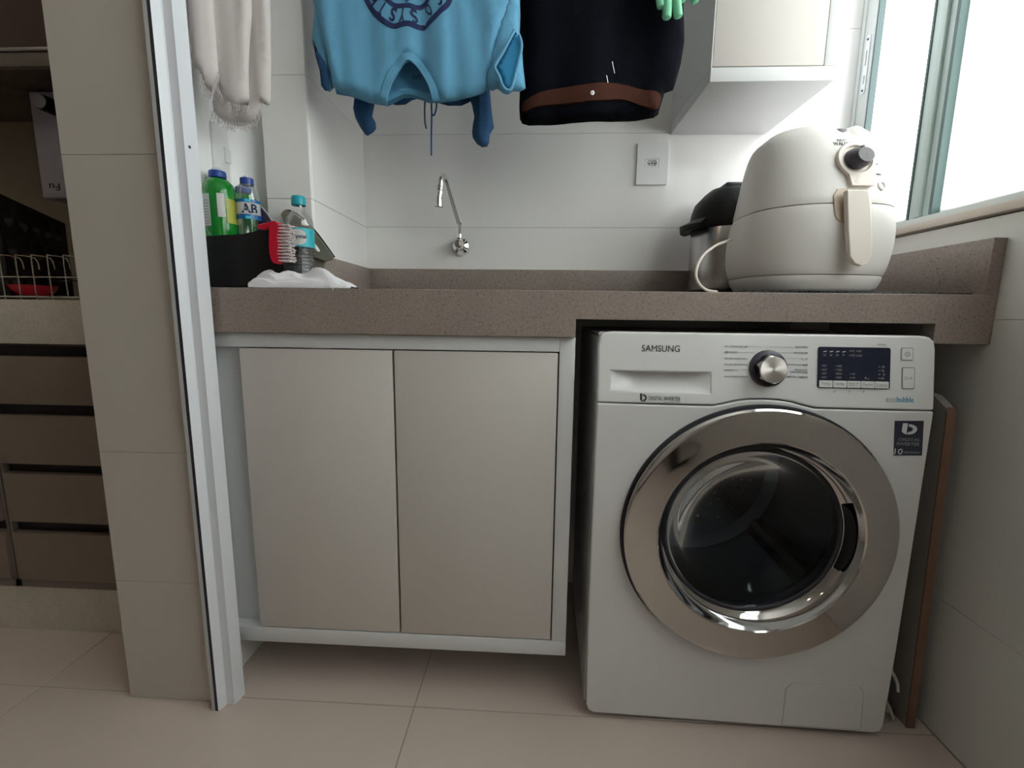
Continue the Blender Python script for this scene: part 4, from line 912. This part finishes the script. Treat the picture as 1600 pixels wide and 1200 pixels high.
# crumpled cloth
t = thing('cleaning_cloth', 'crumpled white cotton cloth lying at the counter edge in front of the water bottle', 'cloth', (-.6, .07, CT))
EV = [(-0.6801, 0.8976), (-0.6754, 0.9076), (-0.6653, 0.9201), (-0.6505, 0.9252), (-0.6363, 0.9228), (-0.6267, 0.9105), (-0.6132, 0.918), (-0.5949, 0.9194), (-0.5782, 0.9158), (-0.561, 0.9221), (-0.5453, 0.9259), (-0.5299, 0.9248), (-0.5148, 0.9163), (-0.4998, 0.9065), (-0.4847, 0.898), (-0.4774, 0.8882)]
ex = [q[0] for q in EV]; ez = [q[1] - CT for q in EV]
nx_, ny_ = 84, 26; vs = []
for i in range(nx_ + 1):
    for j in range(ny_ + 1):
        u, w = i / nx_, j / ny_
        x = ex[0] + (ex[-1] - ex[0]) * u; env = float(np.interp(np.linspace(x - .006, x + .006, 5), ex, ez).mean())
        yc0 = .0265 + .001 * math.sin(u * 9); sw = min(1, max(0, (x + .632) / .03)); wd_ = .022 + .030 * sw * sw * (3 - 2 * sw)
        prof_ = math.sin(math.pi * min(1, max(0, w))) ** .45
        n0_ = noise.noise(Vector((x * 28, w * 2.2, 3.1))) * (.3 + .7 * sw); n1_2 = noise.noise(Vector((x * 60, w * 4.5, 9)))
        ridge = abs(noise.noise(Vector((x * 22 + w * 2.6, w * 1.3, 5.))))
        fl_ = abs(math.sin(4.2 * (w + .55 * u + .25 * noise.noise(Vector((x * 18, w, 2.)))) )); h = env * prof_ * (1 - .42 * fl_ * (1 - u * .3) - .25 * ridge) * 1.10 + .0010 * n1_2
        y = yc0 + wd_ * w + .006 * n0_ * math.sin(math.pi * w)
        vs.append((x, max(y, .0275), CT + max(.0008, h if 0 < w < 1 else .0008)))
b = B(); b.add(vs, [(i * (ny_ + 1) + j, (i + 1) * (ny_ + 1) + j, (i + 1) * (ny_ + 1) + j + 1, i * (ny_ + 1) + j + 1) for i in range(nx_) for j in range(ny_)])
b.add([(ex[0], .034, CT + .0004), (ex[-1], .034, CT + .0004), (ex[-1], .07, CT + .0004), (ex[0], .07, CT + .0004)], [(0, 1, 2, 3)])
b.build('fabric', MT['cloth'], t, sharp=180, recalc=False)
TQ2 = [(-0.5295, 0.026, 0.8887), (-0.5159, 0.024, 0.8893), (-0.5103, 0.0225, 0.8862), (-0.5091, 0.022, 0.8814)]
B().tube(TQ2, .0009, 6, 4).tube([(q[0] + .001, q[1], q[2]) for q in [(-0.511, 0.024, 0.8869), (-0.4955, 0.026, 0.886), (-0.487, 0.03, 0.8893)]], .0009, 6, 4).build('loose_thread', MT['cloth'], t)

# ------------------------------------------------------------------ hanging laundry
RODZ = 1.90
rk = thing('drying_rack', 'white ceiling-hung clothes drying rack above the counter, holding the laundry', 'drying rack', (-.2, .12, RODZ))
for y in (.05, .12, .20): B().tube([(-.78, y, RODZ), (.22, y, RODZ)], .006, 12, 1).build('rod', MT['alu'], rk)
for x in (-.77, .21):
    B().box(x - .008, x + .008, .03, .22, RODZ - .009, RODZ + .009, .003).build('cross_bar', MT['alu'], rk)
    B().tube([(x, .12, RODZ + .008), (x, .12, CEIL)], .0015, 6, 1).build('cord', MT['alu'], rk)
def folds(seed, fx, amp, wav=.6):
    def f(x, z):
        n = noise.noise(Vector((x * fx, z * wav * 2, seed))) + .45 * noise.noise(Vector((x * fx * 2.3, z * wav * 3, seed + 5)))
        return amp * n
    return f
def cloth(outline, y0, amp, thick, fold, step=.010, edge=.03, jit=.25):
    o = resample(outline, step); oa = np.array(o); x0, x1, z0, z1 = oa[:, 0].min(), oa[:, 0].max(), oa[:, 1].min(), oa[:, 1].max()
    rng = np.random.default_rng(3); X, Z = np.meshgrid(np.arange(x0, x1, step), np.arange(z0, z1, step)); X = X.ravel() + rng.uniform(-jit, jit, X.size) * step; Z = Z.ravel() + rng.uniform(-jit, jit, Z.size) * step
    k = inside(X, Z, o); X, Z = X[k], Z[k]; d = dist_poly(X, Z, o); k = d > step * .55; X, Z = X[k], Z[k]
    v, f = cdt(o, (), list(zip(X.tolist(), Z.tolist()))); d = dist_poly(v[:, 0], v[:, 1], o)
    s = np.clip(d / edge, 0, 1); s = np.sqrt(s * (2 - s)); n = len(v); vs = []; bord = d < 1e-6
    fo_ = [fold(x, z) for x, z in v]
    vs = [(v[i, 0], y0 + fo_[i] - amp * s[i], v[i, 1]) for i in range(n)]; idx = {}
    for i in range(n):
        if bord[i]: idx[i] = i
        else: idx[i] = len(vs); vs.append((v[i, 0], y0 + fo_[i] + thick * s[i], v[i, 1]))
    fs = [tuple(int(q) for q in t_) for t_ in f] + [tuple(idx[int(q)] for q in t_)[::-1] for t_ in f]
    return B().add(vs, fs)
def surf(outline, y0, amp, fold, edge=.03):
    o = resample(outline, .01)
    def g(x, z):
        d = dist_poly(np.array([x]), np.array([z]), o)[0] if inside(np.array([x]), np.array([z]), o)[0] else 0
        s = min(1, d / edge); return y0 + fold(x, z) - amp * math.sqrt(s * (2 - s))
    return g
YS = .134
SH = [(-0.5714, 1.8458), (-0.5784, 1.5128), (-0.5707, 1.4456), (-0.5576, 1.3769), (-0.5443, 1.3302), (-0.5371, 1.2901), (-0.5231, 1.2792), (-0.4997, 1.273), (-0.4711, 1.2632), (-0.4477, 1.2582), (-0.4295, 1.2556), (-0.425, 1.2723), (-0.4152, 1.2958), (-0.4017, 1.3167), (-0.3885, 1.3293), (-0.3781, 1.3338), (-0.3654, 1.3267), (-0.3504, 1.3067), (-0.3379, 1.2831), (-0.3317, 1.2606), (-0.3149, 1.2593), (-0.2865, 1.2626), (-0.257, 1.2681), (-0.2352, 1.2773), (-0.2199, 1.2842), (-0.215, 1.3143), (-0.2002, 1.3713), (-0.1758, 1.4158), (-0.1622, 1.5033), (-0.1647, 1.8296)]
def fs_(x, z):
    w = max(0, min(1, (z - 1.16) / .16)); q = x + .02 * noise.noise(Vector((x * 6, z * 4, 1.7)))
    n = noise.noise(Vector((x * 30, z * 1.4, 2.3))) + .6 * noise.noise(Vector((x * 52, z * 2.6, 7.3)))
    return -.003 + .0080 * n * (.5 + .5 * w) + .0022 * math.sin(q * 120) * w
ts = thing('tshirt', 'light blue T-shirt with a navy ring print, hanging upside down', 't-shirt', (-.33, YS, RODZ))
cloth(SH, YS, .016, .012, fs_, edge=.02).build('front', MT['shirt'], ts, sharp=180)
sf = surf(SH, YS, .016, fs_, .02)
BK = [(-0.5744, 1.8713), (-0.5783, 1.4611), (-0.5546, 1.3548), (-0.551, 1.3187), (-0.5442, 1.2906), (-0.5134, 1.2854), (-0.4735, 1.2716), (-0.4333, 1.2675), (-0.4198, 1.2735), (-0.4022, 1.2818), (-0.3862, 1.2829), (-0.3663, 1.279), (-0.3491, 1.2728), (-0.3305, 1.2714), (-0.2869, 1.2746), (-0.2343, 1.2909), (-0.2085, 1.35), (-0.1772, 1.4306), (-0.1682, 1.8551)]
fb_ = folds(7.1, 12, .008, .4)
cloth(BK, .162, .004, .004, fb_, step=.014, edge=.015).build('back', MT['shirt_in'], ts, sharp=180)
# neck ribbing
def arc_band(inner, w, name, m, par, lift, yfun, th=.003):
    n = len(inner); out = []
    for i in range(n):
        a, c = Vector(inner[max(i - 1, 0)]), Vector(inner[min(i + 1, n - 1)]); d = (c - a).normalized(); nn = Vector((-d.y, d.x)); q = Vector(inner[i])
        cs = [(q.x - nn.x * .001, q.y - nn.y * .001), (q.x + nn.x * w, q.y + nn.y * w)]
        y = yfun(*cs[1]); yy = yfun(q.x + nn.x * w, q.y + nn.y * w)
        out.append([(cs[0][0], yy - lift, cs[0][1]), (cs[1][0], y - lift, cs[1][1]), (cs[1][0], y - lift + th, cs[1][1]), (cs[0][0], yy - lift + th, cs[0][1])])
    return B().loft(out).build(name, m, par, sharp=60)
NK = [(-0.4272, 1.2538), (-0.4228, 1.2691), (-0.4131, 1.2925), (-0.3997, 1.3133), (-0.3866, 1.3258), (-0.3763, 1.3303), (-0.3637, 1.3232), (-0.3487, 1.3033), (-0.3363, 1.2799), (-0.3302, 1.2576)]
def dense(pts, k=5):
    out = []
    for i in range(len(pts) - 1):
        p0, p1, p2, p3 = [Vector(pts[j]) for j in (max(i - 1, 0), i, i + 1, min(i + 2, len(pts) - 1))]
        for s_ in range(k):
            t_ = s_ / k; q = .5 * ((2 * p1) + (p2 - p0) * t_ + (2 * p0 - 5 * p1 + 4 * p2 - p3) * t_ * t_ + (3 * p1 - p0 - 3 * p2 + p3) * t_ ** 3); out.append((q.x, q.y))
    return out + [tuple(pts[-1])]
arc_band(dense(NK), .0125, 'neck_ribbing', MT['shirt'], ts, .0022, sf)
NB = [(-0.4319, 1.27), (-0.4184, 1.2759), (-0.4022, 1.2831), (-0.3861, 1.2841), (-0.3663, 1.2802), (-0.3491, 1.274), (-0.3385, 1.2727)]
arc_band(dense(NB), .010, 'back_neck_ribbing', MT['shirt'], ts, .010, lambda x, z: .158)
NT = [(-0.3787, 0.15, 1.3214), (-0.3617, 0.15, 1.3116)]
text_geo('IVM', NT[0][0], NT[1][0], NT[1][2], NT[0][2], .150, .0004, flip=True).build('neck_print', MT['denim'], ts)
# sleeves
SL = [(-0.57, 1.5706), (-0.5699, 1.4395), (-0.5762, 1.3946), (-0.5786, 1.3764), (-0.5711, 1.3487), (-0.5659, 1.3255), (-0.5648, 1.2964), (-0.5576, 1.2857), (-0.546, 1.2821), (-0.5337, 1.2925), (-0.5428, 1.3194), (-0.5325, 1.3711), (-0.5216, 1.4386), (-0.5178, 1.5692)]
cloth(SL, .134, .010, .008, folds(4.4, 30, .004), step=.008, edge=.012).build('sleeve', MT['shirt'], ts, sharp=180)
SL2 = [(-0.5699, 1.3725), (-0.5622, 1.3521), (-0.5491, 1.3338), (-0.5413, 1.3132), (-0.5416, 1.281), (-0.5495, 1.2788), (-0.5567, 1.2881), (-0.5602, 1.318), (-0.5676, 1.3454)]
cloth(SL2, .1215, .0015, .004, lambda x, z: 0, step=.006, edge=.006).build('sleeve_opening', MT['denim'], ts, sharp=180)
SR = [(-0.189, 1.5607), (-0.1591, 1.5599), (-0.1608, 1.4316), (-0.1614, 1.3875), (-0.1561, 1.3629), (-0.153, 1.3257), (-0.1474, 1.2845), (-0.1585, 1.2789), (-0.1736, 1.2779), (-0.1823, 1.2722), (-0.1911, 1.2735), (-0.2038, 1.2829), (-0.2138, 1.2784), (-0.2239, 1.2843), (-0.229, 1.2981), (-0.2216, 1.3323), (-0.2058, 1.3883), (-0.1938, 1.4322)]
cloth(SR, .130, .012, .010, folds(8.4, 30, .006), step=.008, edge=.012).build('sleeve', MT['shirt'], ts, sharp=180)
SR2 = [(-0.1679, 1.3704), (-0.1605, 1.3615), (-0.1566, 1.3504), (-0.1576, 1.3349), (-0.1635, 1.3149), (-0.1681, 1.2925), (-0.174, 1.2711), (-0.1813, 1.2678), (-0.1889, 1.277), (-0.1939, 1.2929), (-0.2027, 1.3087), (-0.1906, 1.3309), (-0.1786, 1.3507)]
cloth(SR2, .103, .002, .004, lambda x, z: 0, step=.006, edge=.006).build('sleeve_opening', mat('deep_cyan_jersey', (.035, .26, .50), .9), ts, sharp=180)
SR3 = [(-0.1691, 0.1, 1.3715), (-0.1809, 0.098, 1.3497), (-0.1929, 0.098, 1.3288), (-0.2062, 0.098, 1.3078), (-0.1975, 0.098, 1.2908), (-0.1912, 0.098, 1.2749), (-0.1824, 0.098, 1.2658), (-0.1738, 0.098, 1.2691), (-0.1667, 0.098, 1.2916), (-0.1586, 0.098, 1.3228), (-0.1553, 0.098, 1.3449), (-0.1604, 0.098, 1.3615)]
B().tube(SR3, .0030, 8, 4).build('sleeve_hem', MT['shirt'], ts)
# ring print
LC = [(-0.482, 1.5058), (-0.4662, 1.4616), (-0.4584, 1.4392), (-0.4474, 1.4211), (-0.4346, 1.4066), (-0.4191, 1.3959), (-0.4053, 1.3906), (-0.392, 1.392), (-0.3774, 1.394), (-0.3611, 1.3904), (-0.3465, 1.3896), (-0.3333, 1.3966), (-0.3155, 1.4104), (-0.3004, 1.4232), (-0.2934, 1.436), (-0.284, 1.4578), (-0.2715, 1.5011), (-0.2884, 1.5337), (-0.3223, 1.5611), (-0.3747, 1.5699), (-0.4277, 1.5638), (-0.4633, 1.5379)]
LI = [(-0.4356, 1.472), (-0.4288, 1.4519), (-0.4195, 1.4384), (-0.4084, 1.43), (-0.3956, 1.425), (-0.3767, 1.4258), (-0.3642, 1.424), (-0.3516, 1.4254), (-0.339, 1.4336), (-0.3301, 1.4456), (-0.3186, 1.4695), (-0.328, 1.5023), (-0.3758, 1.5196), (-0.4246, 1.5045)]
def print_band(pts, w, name):
    pp = dense(pts + [pts[0]], 6)[:-1]; n = len(pp); out = []
    for i in range(n):
        d = (Vector(pp[(i + 1) % n]) - Vector(pp[i - 1])).normalized(); nn = Vector((-d.y, d.x)); q = Vector(pp[i]); r = []
        for s_ in (-1, 1):
            x, z = q.x + nn.x * w / 2 * s_, q.y + nn.y * w / 2 * s_; r += [(x, sf(x, z) - .0012, z)]
        x, z = q.x, q.y; out.append([r[0], r[1], (r[1][0], r[1][1] + .0012, r[1][2]), (r[0][0], r[0][1] + .0012, r[0][2])])
    out.append(out[0]); B().loft(out, cap=False).build(name, MT['navy'], ts)
print_band(LC, .0092, 'print_ring'); print_band(LI, .0078, 'print_ring')
LD = [(-0.3886, 1.4533), (-0.3839, 1.44), (-0.3778, 1.4326), (-0.3714, 1.4397), (-0.3661, 1.4529), (-0.3771, 1.4641)]
print_band(LD, .0016, 'print_diamond')
pc_ = [(-0.377, 1.4674), (-0.3789, 1.385)]; ccx, ccz = pc_[0][0], pc_[0][1]
for ch, px_, py_, a_ in (('C', (-0.3178, 0.118, 1.4332), 0, 47), ('O', (-0.3367, 0.118, 1.4174), 0, 31), ('S', (-0.3645, 0.118, 1.4073), 0, 10), ('Y', (-0.3871, 0.118, 1.4088), 0, -8), ('S', (-0.406, 0.118, 1.4108), 0, -18), ('T', (-0.4272, 0.118, 1.4196), 0, -38), ('E', (-0.4431, 0.118, 1.4367), 0, -52), ('M', (-0.4548, 0.118, 1.4635), 0, -75), ('E', (-0.3001, 0.118, 1.456), 0, 70)):
    g_ = text_geo(ch, -.0058, .0058, -.0125, .0125, 0, .0004, offset=.02, flip=True)
    ca, sa = math.cos(math.radians(a_)), math.sin(math.radians(a_))
    g_.warp(lambda x, y, z: (px_[0] + x * ca - z * sa, y, px_[2] + x * sa + z * ca)); g_.warp(lambda x, y, z: (x, sf(x, z) - .0012 + y, z))
    g_.build('print_letter', MT['navy'], ts)
# dark blue top behind it
dt = thing('blue_top', 'deep blue long-sleeved top with drawstrings, hanging behind the light blue T-shirt', 'top', (-.33, .2, RODZ))
D1 = [(-0.5417, 1.8675), (-0.5601, 1.3678), (-0.5398, 1.3168), (-0.5093, 1.3011), (-0.456, 1.2929), (-0.4308, 1.2862), (-0.4111, 1.2886), (-0.3969, 1.2974), (-0.3786, 1.3023), (-0.3606, 1.2971), (-0.3411, 1.2918), (-0.3162, 1.2851), (-0.2884, 1.2849), (-0.2607, 1.296), (-0.2263, 1.3134), (-0.2129, 1.3632), (-0.2125, 1.8552)]
cloth(D1, .205, .010, .010, folds(1.2, 14, .008), step=.014).build('body', MT['denim'], dt, sharp=180)
D2 = [(-0.5147, 1.3798), (-0.5177, 1.3038), (-0.5217, 1.2755), (-0.5182, 1.2573), (-0.5089, 1.239), (-0.4994, 1.2245), (-0.4924, 1.2205), (-0.4808, 1.227), (-0.4734, 1.2348), (-0.4744, 1.2478), (-0.4811, 1.2596), (-0.4761, 1.2802), (-0.474, 1.3033), (-0.4673, 1.3791)]
cloth(D2, .195, .014, .014, folds(3.2, 40, .008, 2), step=.007, edge=.016).build('sleeve', MT['denim'], dt, sharp=180)
D3 = [(-0.277, 1.3764), (-0.2717, 1.3012), (-0.2634, 1.2808), (-0.2593, 1.2603), (-0.2621, 1.2423), (-0.2635, 1.2268), (-0.2621, 1.2164), (-0.2523, 1.2034), (-0.2425, 1.1968), (-0.2299, 1.198), (-0.2258, 1.2058), (-0.2245, 1.2214), (-0.2162, 1.2368), (-0.2191, 1.2523), (-0.222, 1.2753), (-0.2249, 1.3071), (-0.2225, 1.3757)]
cloth(D3, .195, .014, .014, folds(5.2, 60, .010, 1.2), step=.007, edge=.014).build('sleeve', MT['denim'], dt, sharp=180)
D4 = [[(-0.3488, 0.185, 1.2954), (-0.3487, 0.185, 1.2576), (-0.3505, 0.187, 1.2136), (-0.351, 0.187, 1.1773)], [(-0.3612, 0.185, 1.2956), (-0.3641, 0.187, 1.2712), (-0.3639, 0.187, 1.2458), (-0.3613, 0.187, 1.2317)], [(-0.3381, 0.186, 1.2933), (-0.3383, 0.186, 1.2756), (-0.3427, 0.186, 1.2592), (-0.3482, 0.186, 1.2605), (-0.3493, 0.186, 1.277)]]
for q in D4: B().tube(q, .0018, 6, 6).build('drawstring', MT['denim'], dt)
# black jacket
jk = thing('jacket', 'black jacket with a brown ribbed waistband, hanging upside down right of the blue T-shirt', 'jacket', (.02, .15, RODZ))
J1 = [(-0.1811, 1.7962), (-0.1619, 1.447), (-0.1634, 1.3789), (-0.1611, 1.3092), (-0.1619, 1.2737), (-0.1603, 1.2499), (-0.155, 1.2402), (-0.1406, 1.2353), (-0.0967, 1.2349), (-0.0326, 1.2356), (0.031, 1.2386), (0.0815, 1.2429), (0.119, 1.2473), (0.1274, 1.2531), (0.1314, 1.2707), (0.1375, 1.2928), (0.1533, 1.2973), (0.1574, 1.3111), (0.1649, 1.3454), (0.1683, 1.3849), (0.1632, 1.4407), (0.1326, 1.7845)]
fj = folds(9.2, 9, .016, 1.0)
cloth(J1, .178, .026, .010, fj, step=.011, edge=.04).build('body', MT['jacket'], jk, sharp=180)
sj = surf(J1, .178, .026, fj, .04)
wbn = [(-0.1575, 1.2718), (-0.1299, 1.2831), (-0.0961, 1.292), (-0.0486, 1.2938), (-0.0113, 1.2956), (0.0257, 1.3009), (0.0567, 1.2983), (0.0879, 1.2899), (0.13, 1.2837), (0.1221, 1.2527), (0.087, 1.2623), (0.0581, 1.2707), (0.0332, 1.2709), (0.0086, 1.2666), (-0.0476, 1.2625), (-0.0916, 1.2641), (-0.1257, 1.2609), (-0.1547, 1.2542)]
wv = resample(smooth_poly(wbn, 1), .006); xs_ = [q[0] for q in wv]; zs_ = [q[1] for q in wv]
pts_ = [(min(xs_) + i * .008, min(zs_) + j * .008) for i in range(42) for j in range(8)]
pts_ = [q for q in pts_ if inside(np.array([q[0]]), np.array([q[1]]), wv)[0] and dist_poly(np.array([q[0]]), np.array([q[1]]), wv)[0] > .003]
wbnd = plate(wv, -.003, .003, (), pts_); wbnd.warp(lambda x, y, z: (x, sj(x, z) + y - .002 + .0008 * math.sin(x * 900), z)).build('waistband', MT['band'], jk, sharp=60)
q = (-0.0143, 0.125, 1.2778)
B().lathe([(.0042, -.004), (.0040, -.0065), (.001, -.0075)], (q[0], sj(q[0], q[2]), q[2]), 'y', 16, cap=False).build('snap_button', MT['cloth'], jk)
for z_ in [[(0.0245, 0.115, 1.3423), (0.0275, 0.115, 1.3311), (0.0304, 0.115, 1.3209)], [(0.0136, 0.115, 1.3144), (0.0165, 0.115, 1.3042), (0.0187, 0.115, 1.2951)]]:
    zz_ = [(x, sj(x, z) - .0005, z) for x, y, z in z_]; B().tube(zz_, .0008, 5, 2).build('zip_edge', MT['steel'], jk)
# green gloves
GL = [[(0.0911, 0.1, 1.4597), (0.0976, 0.1, 1.428), (0.1021, 0.098, 1.4023)], [(0.1136, 0.1, 1.4697), (0.1129, 0.098, 1.4159), (0.1127, 0.096, 1.3828)], [(0.1205, 0.1, 1.4695), (0.1292, 0.098, 1.4156), (0.1341, 0.096, 1.3846)], [(0.1298, 0.1, 1.4693), (0.1365, 0.1, 1.4378), (0.1405, 0.1, 1.4124)], [(0.144, 0.11, 1.4757), (0.1612, 0.112, 1.4396), (0.1686, 0.112, 1.4181)]]
gv = thing('rubber_glove', 'mint green rubber glove hanging fingers down at the top edge, before the black jacket', 'glove', (GL[1][0][0], .1, RODZ - .2))
for i, q in enumerate(GL):
    r_ = (.0065, .0078, .0074, .0066, .0066)[i]
    def rad(t_, r_=r_): return r_ * (1.05 + .0 * t_) * (math.sqrt(max(.0, 1 - ((t_ - .88) / .12) ** 2)) if t_ > .88 else 1) + .0004
    B().tube(q, rad, 14, 10).build('finger', MT['glove'], gv)
pm = [(0.0847, 1.4494), (0.0956, 1.4617), (0.1167, 1.4571), (0.1328, 1.4588), (0.152, 1.448), (0.1544, 1.4791), (0.1455, 1.5408), (0.1415, 1.6305), (0.0786, 1.6325), (0.0885, 1.5423), (0.0777, 1.4913)]
cloth(pm, .101, .010, .012, folds(6, 30, .003), step=.010, edge=.015).build('palm', MT['glove'], gv, sharp=180)
# towel
tw = thing('towel', 'off-white linen towel with a frayed hem, hanging at the left beside the door frame', 'towel', (-.69, .06, RODZ))
T1 = [(-0.6937, 1.8071), (-0.7265, 1.3562), (-0.7477, 1.2888), (-0.7632, 1.2313), (-0.7455, 1.2101), (-0.724, 1.2029), (-0.6942, 1.2015), (-0.674, 1.2119), (-0.6623, 1.2304), (-0.659, 1.2407), (-0.6515, 1.2372), (-0.6427, 1.2348), (-0.6373, 1.2761), (-0.6299, 1.4204), (-0.6241, 1.8043)]
T2 = [(-0.7214, 1.7879), (-0.7423, 1.4103), (-0.7373, 1.3014), (-0.7299, 1.2567), (-0.723, 1.234), (-0.7008, 1.227), (-0.6851, 1.2336), (-0.6745, 1.2244), (-0.6719, 1.2895), (-0.6665, 1.3443), (-0.6566, 1.4087), (-0.6473, 1.785)]
T3 = [(-0.7492, 1.7728), (-0.7702, 1.401), (-0.7679, 1.3372), (-0.7676, 1.2895), (-0.7581, 1.285), (-0.7523, 1.2805), (-0.7484, 1.2695), (-0.7451, 1.2518), (-0.7349, 1.2406), (-0.7267, 1.2626), (-0.7199, 1.2692), (-0.7201, 1.2954), (-0.7202, 1.3365), (-0.7205, 1.4001), (-0.7018, 1.7709)]
for o_2, y_, sd in ((T1, .085, 1.), (T2, .065, 2.), (T3, .048, 3.)):
    cloth(smooth_poly(o_2, 1), y_, .009, .006, folds(sd * 3.3, 34, .011, .35), step=.008, edge=.012).build('fold', MT['towel'], tw, sharp=180)
F_ = [[(-0.7569, 0.072, 1.2202), (-0.7388, 0.072, 1.2061), (-0.7175, 0.072, 1.199), (-0.6881, 0.072, 1.1976), (-0.6681, 0.072, 1.2079), (-0.6565, 0.072, 1.2262)], [(-0.727, 0.052, 1.2521), (-0.7164, 0.052, 1.2296), (-0.6945, 0.052, 1.2216), (-0.6684, 0.052, 1.2202)], [(-0.7477, 0.036, 1.2756), (-0.7404, 0.036, 1.2494), (-0.7293, 0.036, 1.2361), (-0.7173, 0.036, 1.2601), (-0.7111, 0.036, 1.2752)]]
b = B()
for q in F_:
    for i in range(len(q) - 1):
        a, c = Vector(q[i]), Vector(q[i + 1]); n = int((c - a).length / .0011)
        for k in range(n):
            s0 = a.lerp(c, (k + random.random()) / n) + Vector((0, random.uniform(-.002, .004), .004)); L_ = random.uniform(.006, .020)
            b.tube([s0, s0 + Vector((random.uniform(-.002, .002), random.uniform(-.002, .002), -L_ * .5)), s0 + Vector((random.uniform(-.006, .004), random.uniform(-.003, .003), -L_))], .00045, 3, 1)
o = b.build('frayed_hem', MT['towel'], tw); o['kind'] = 'stuff'
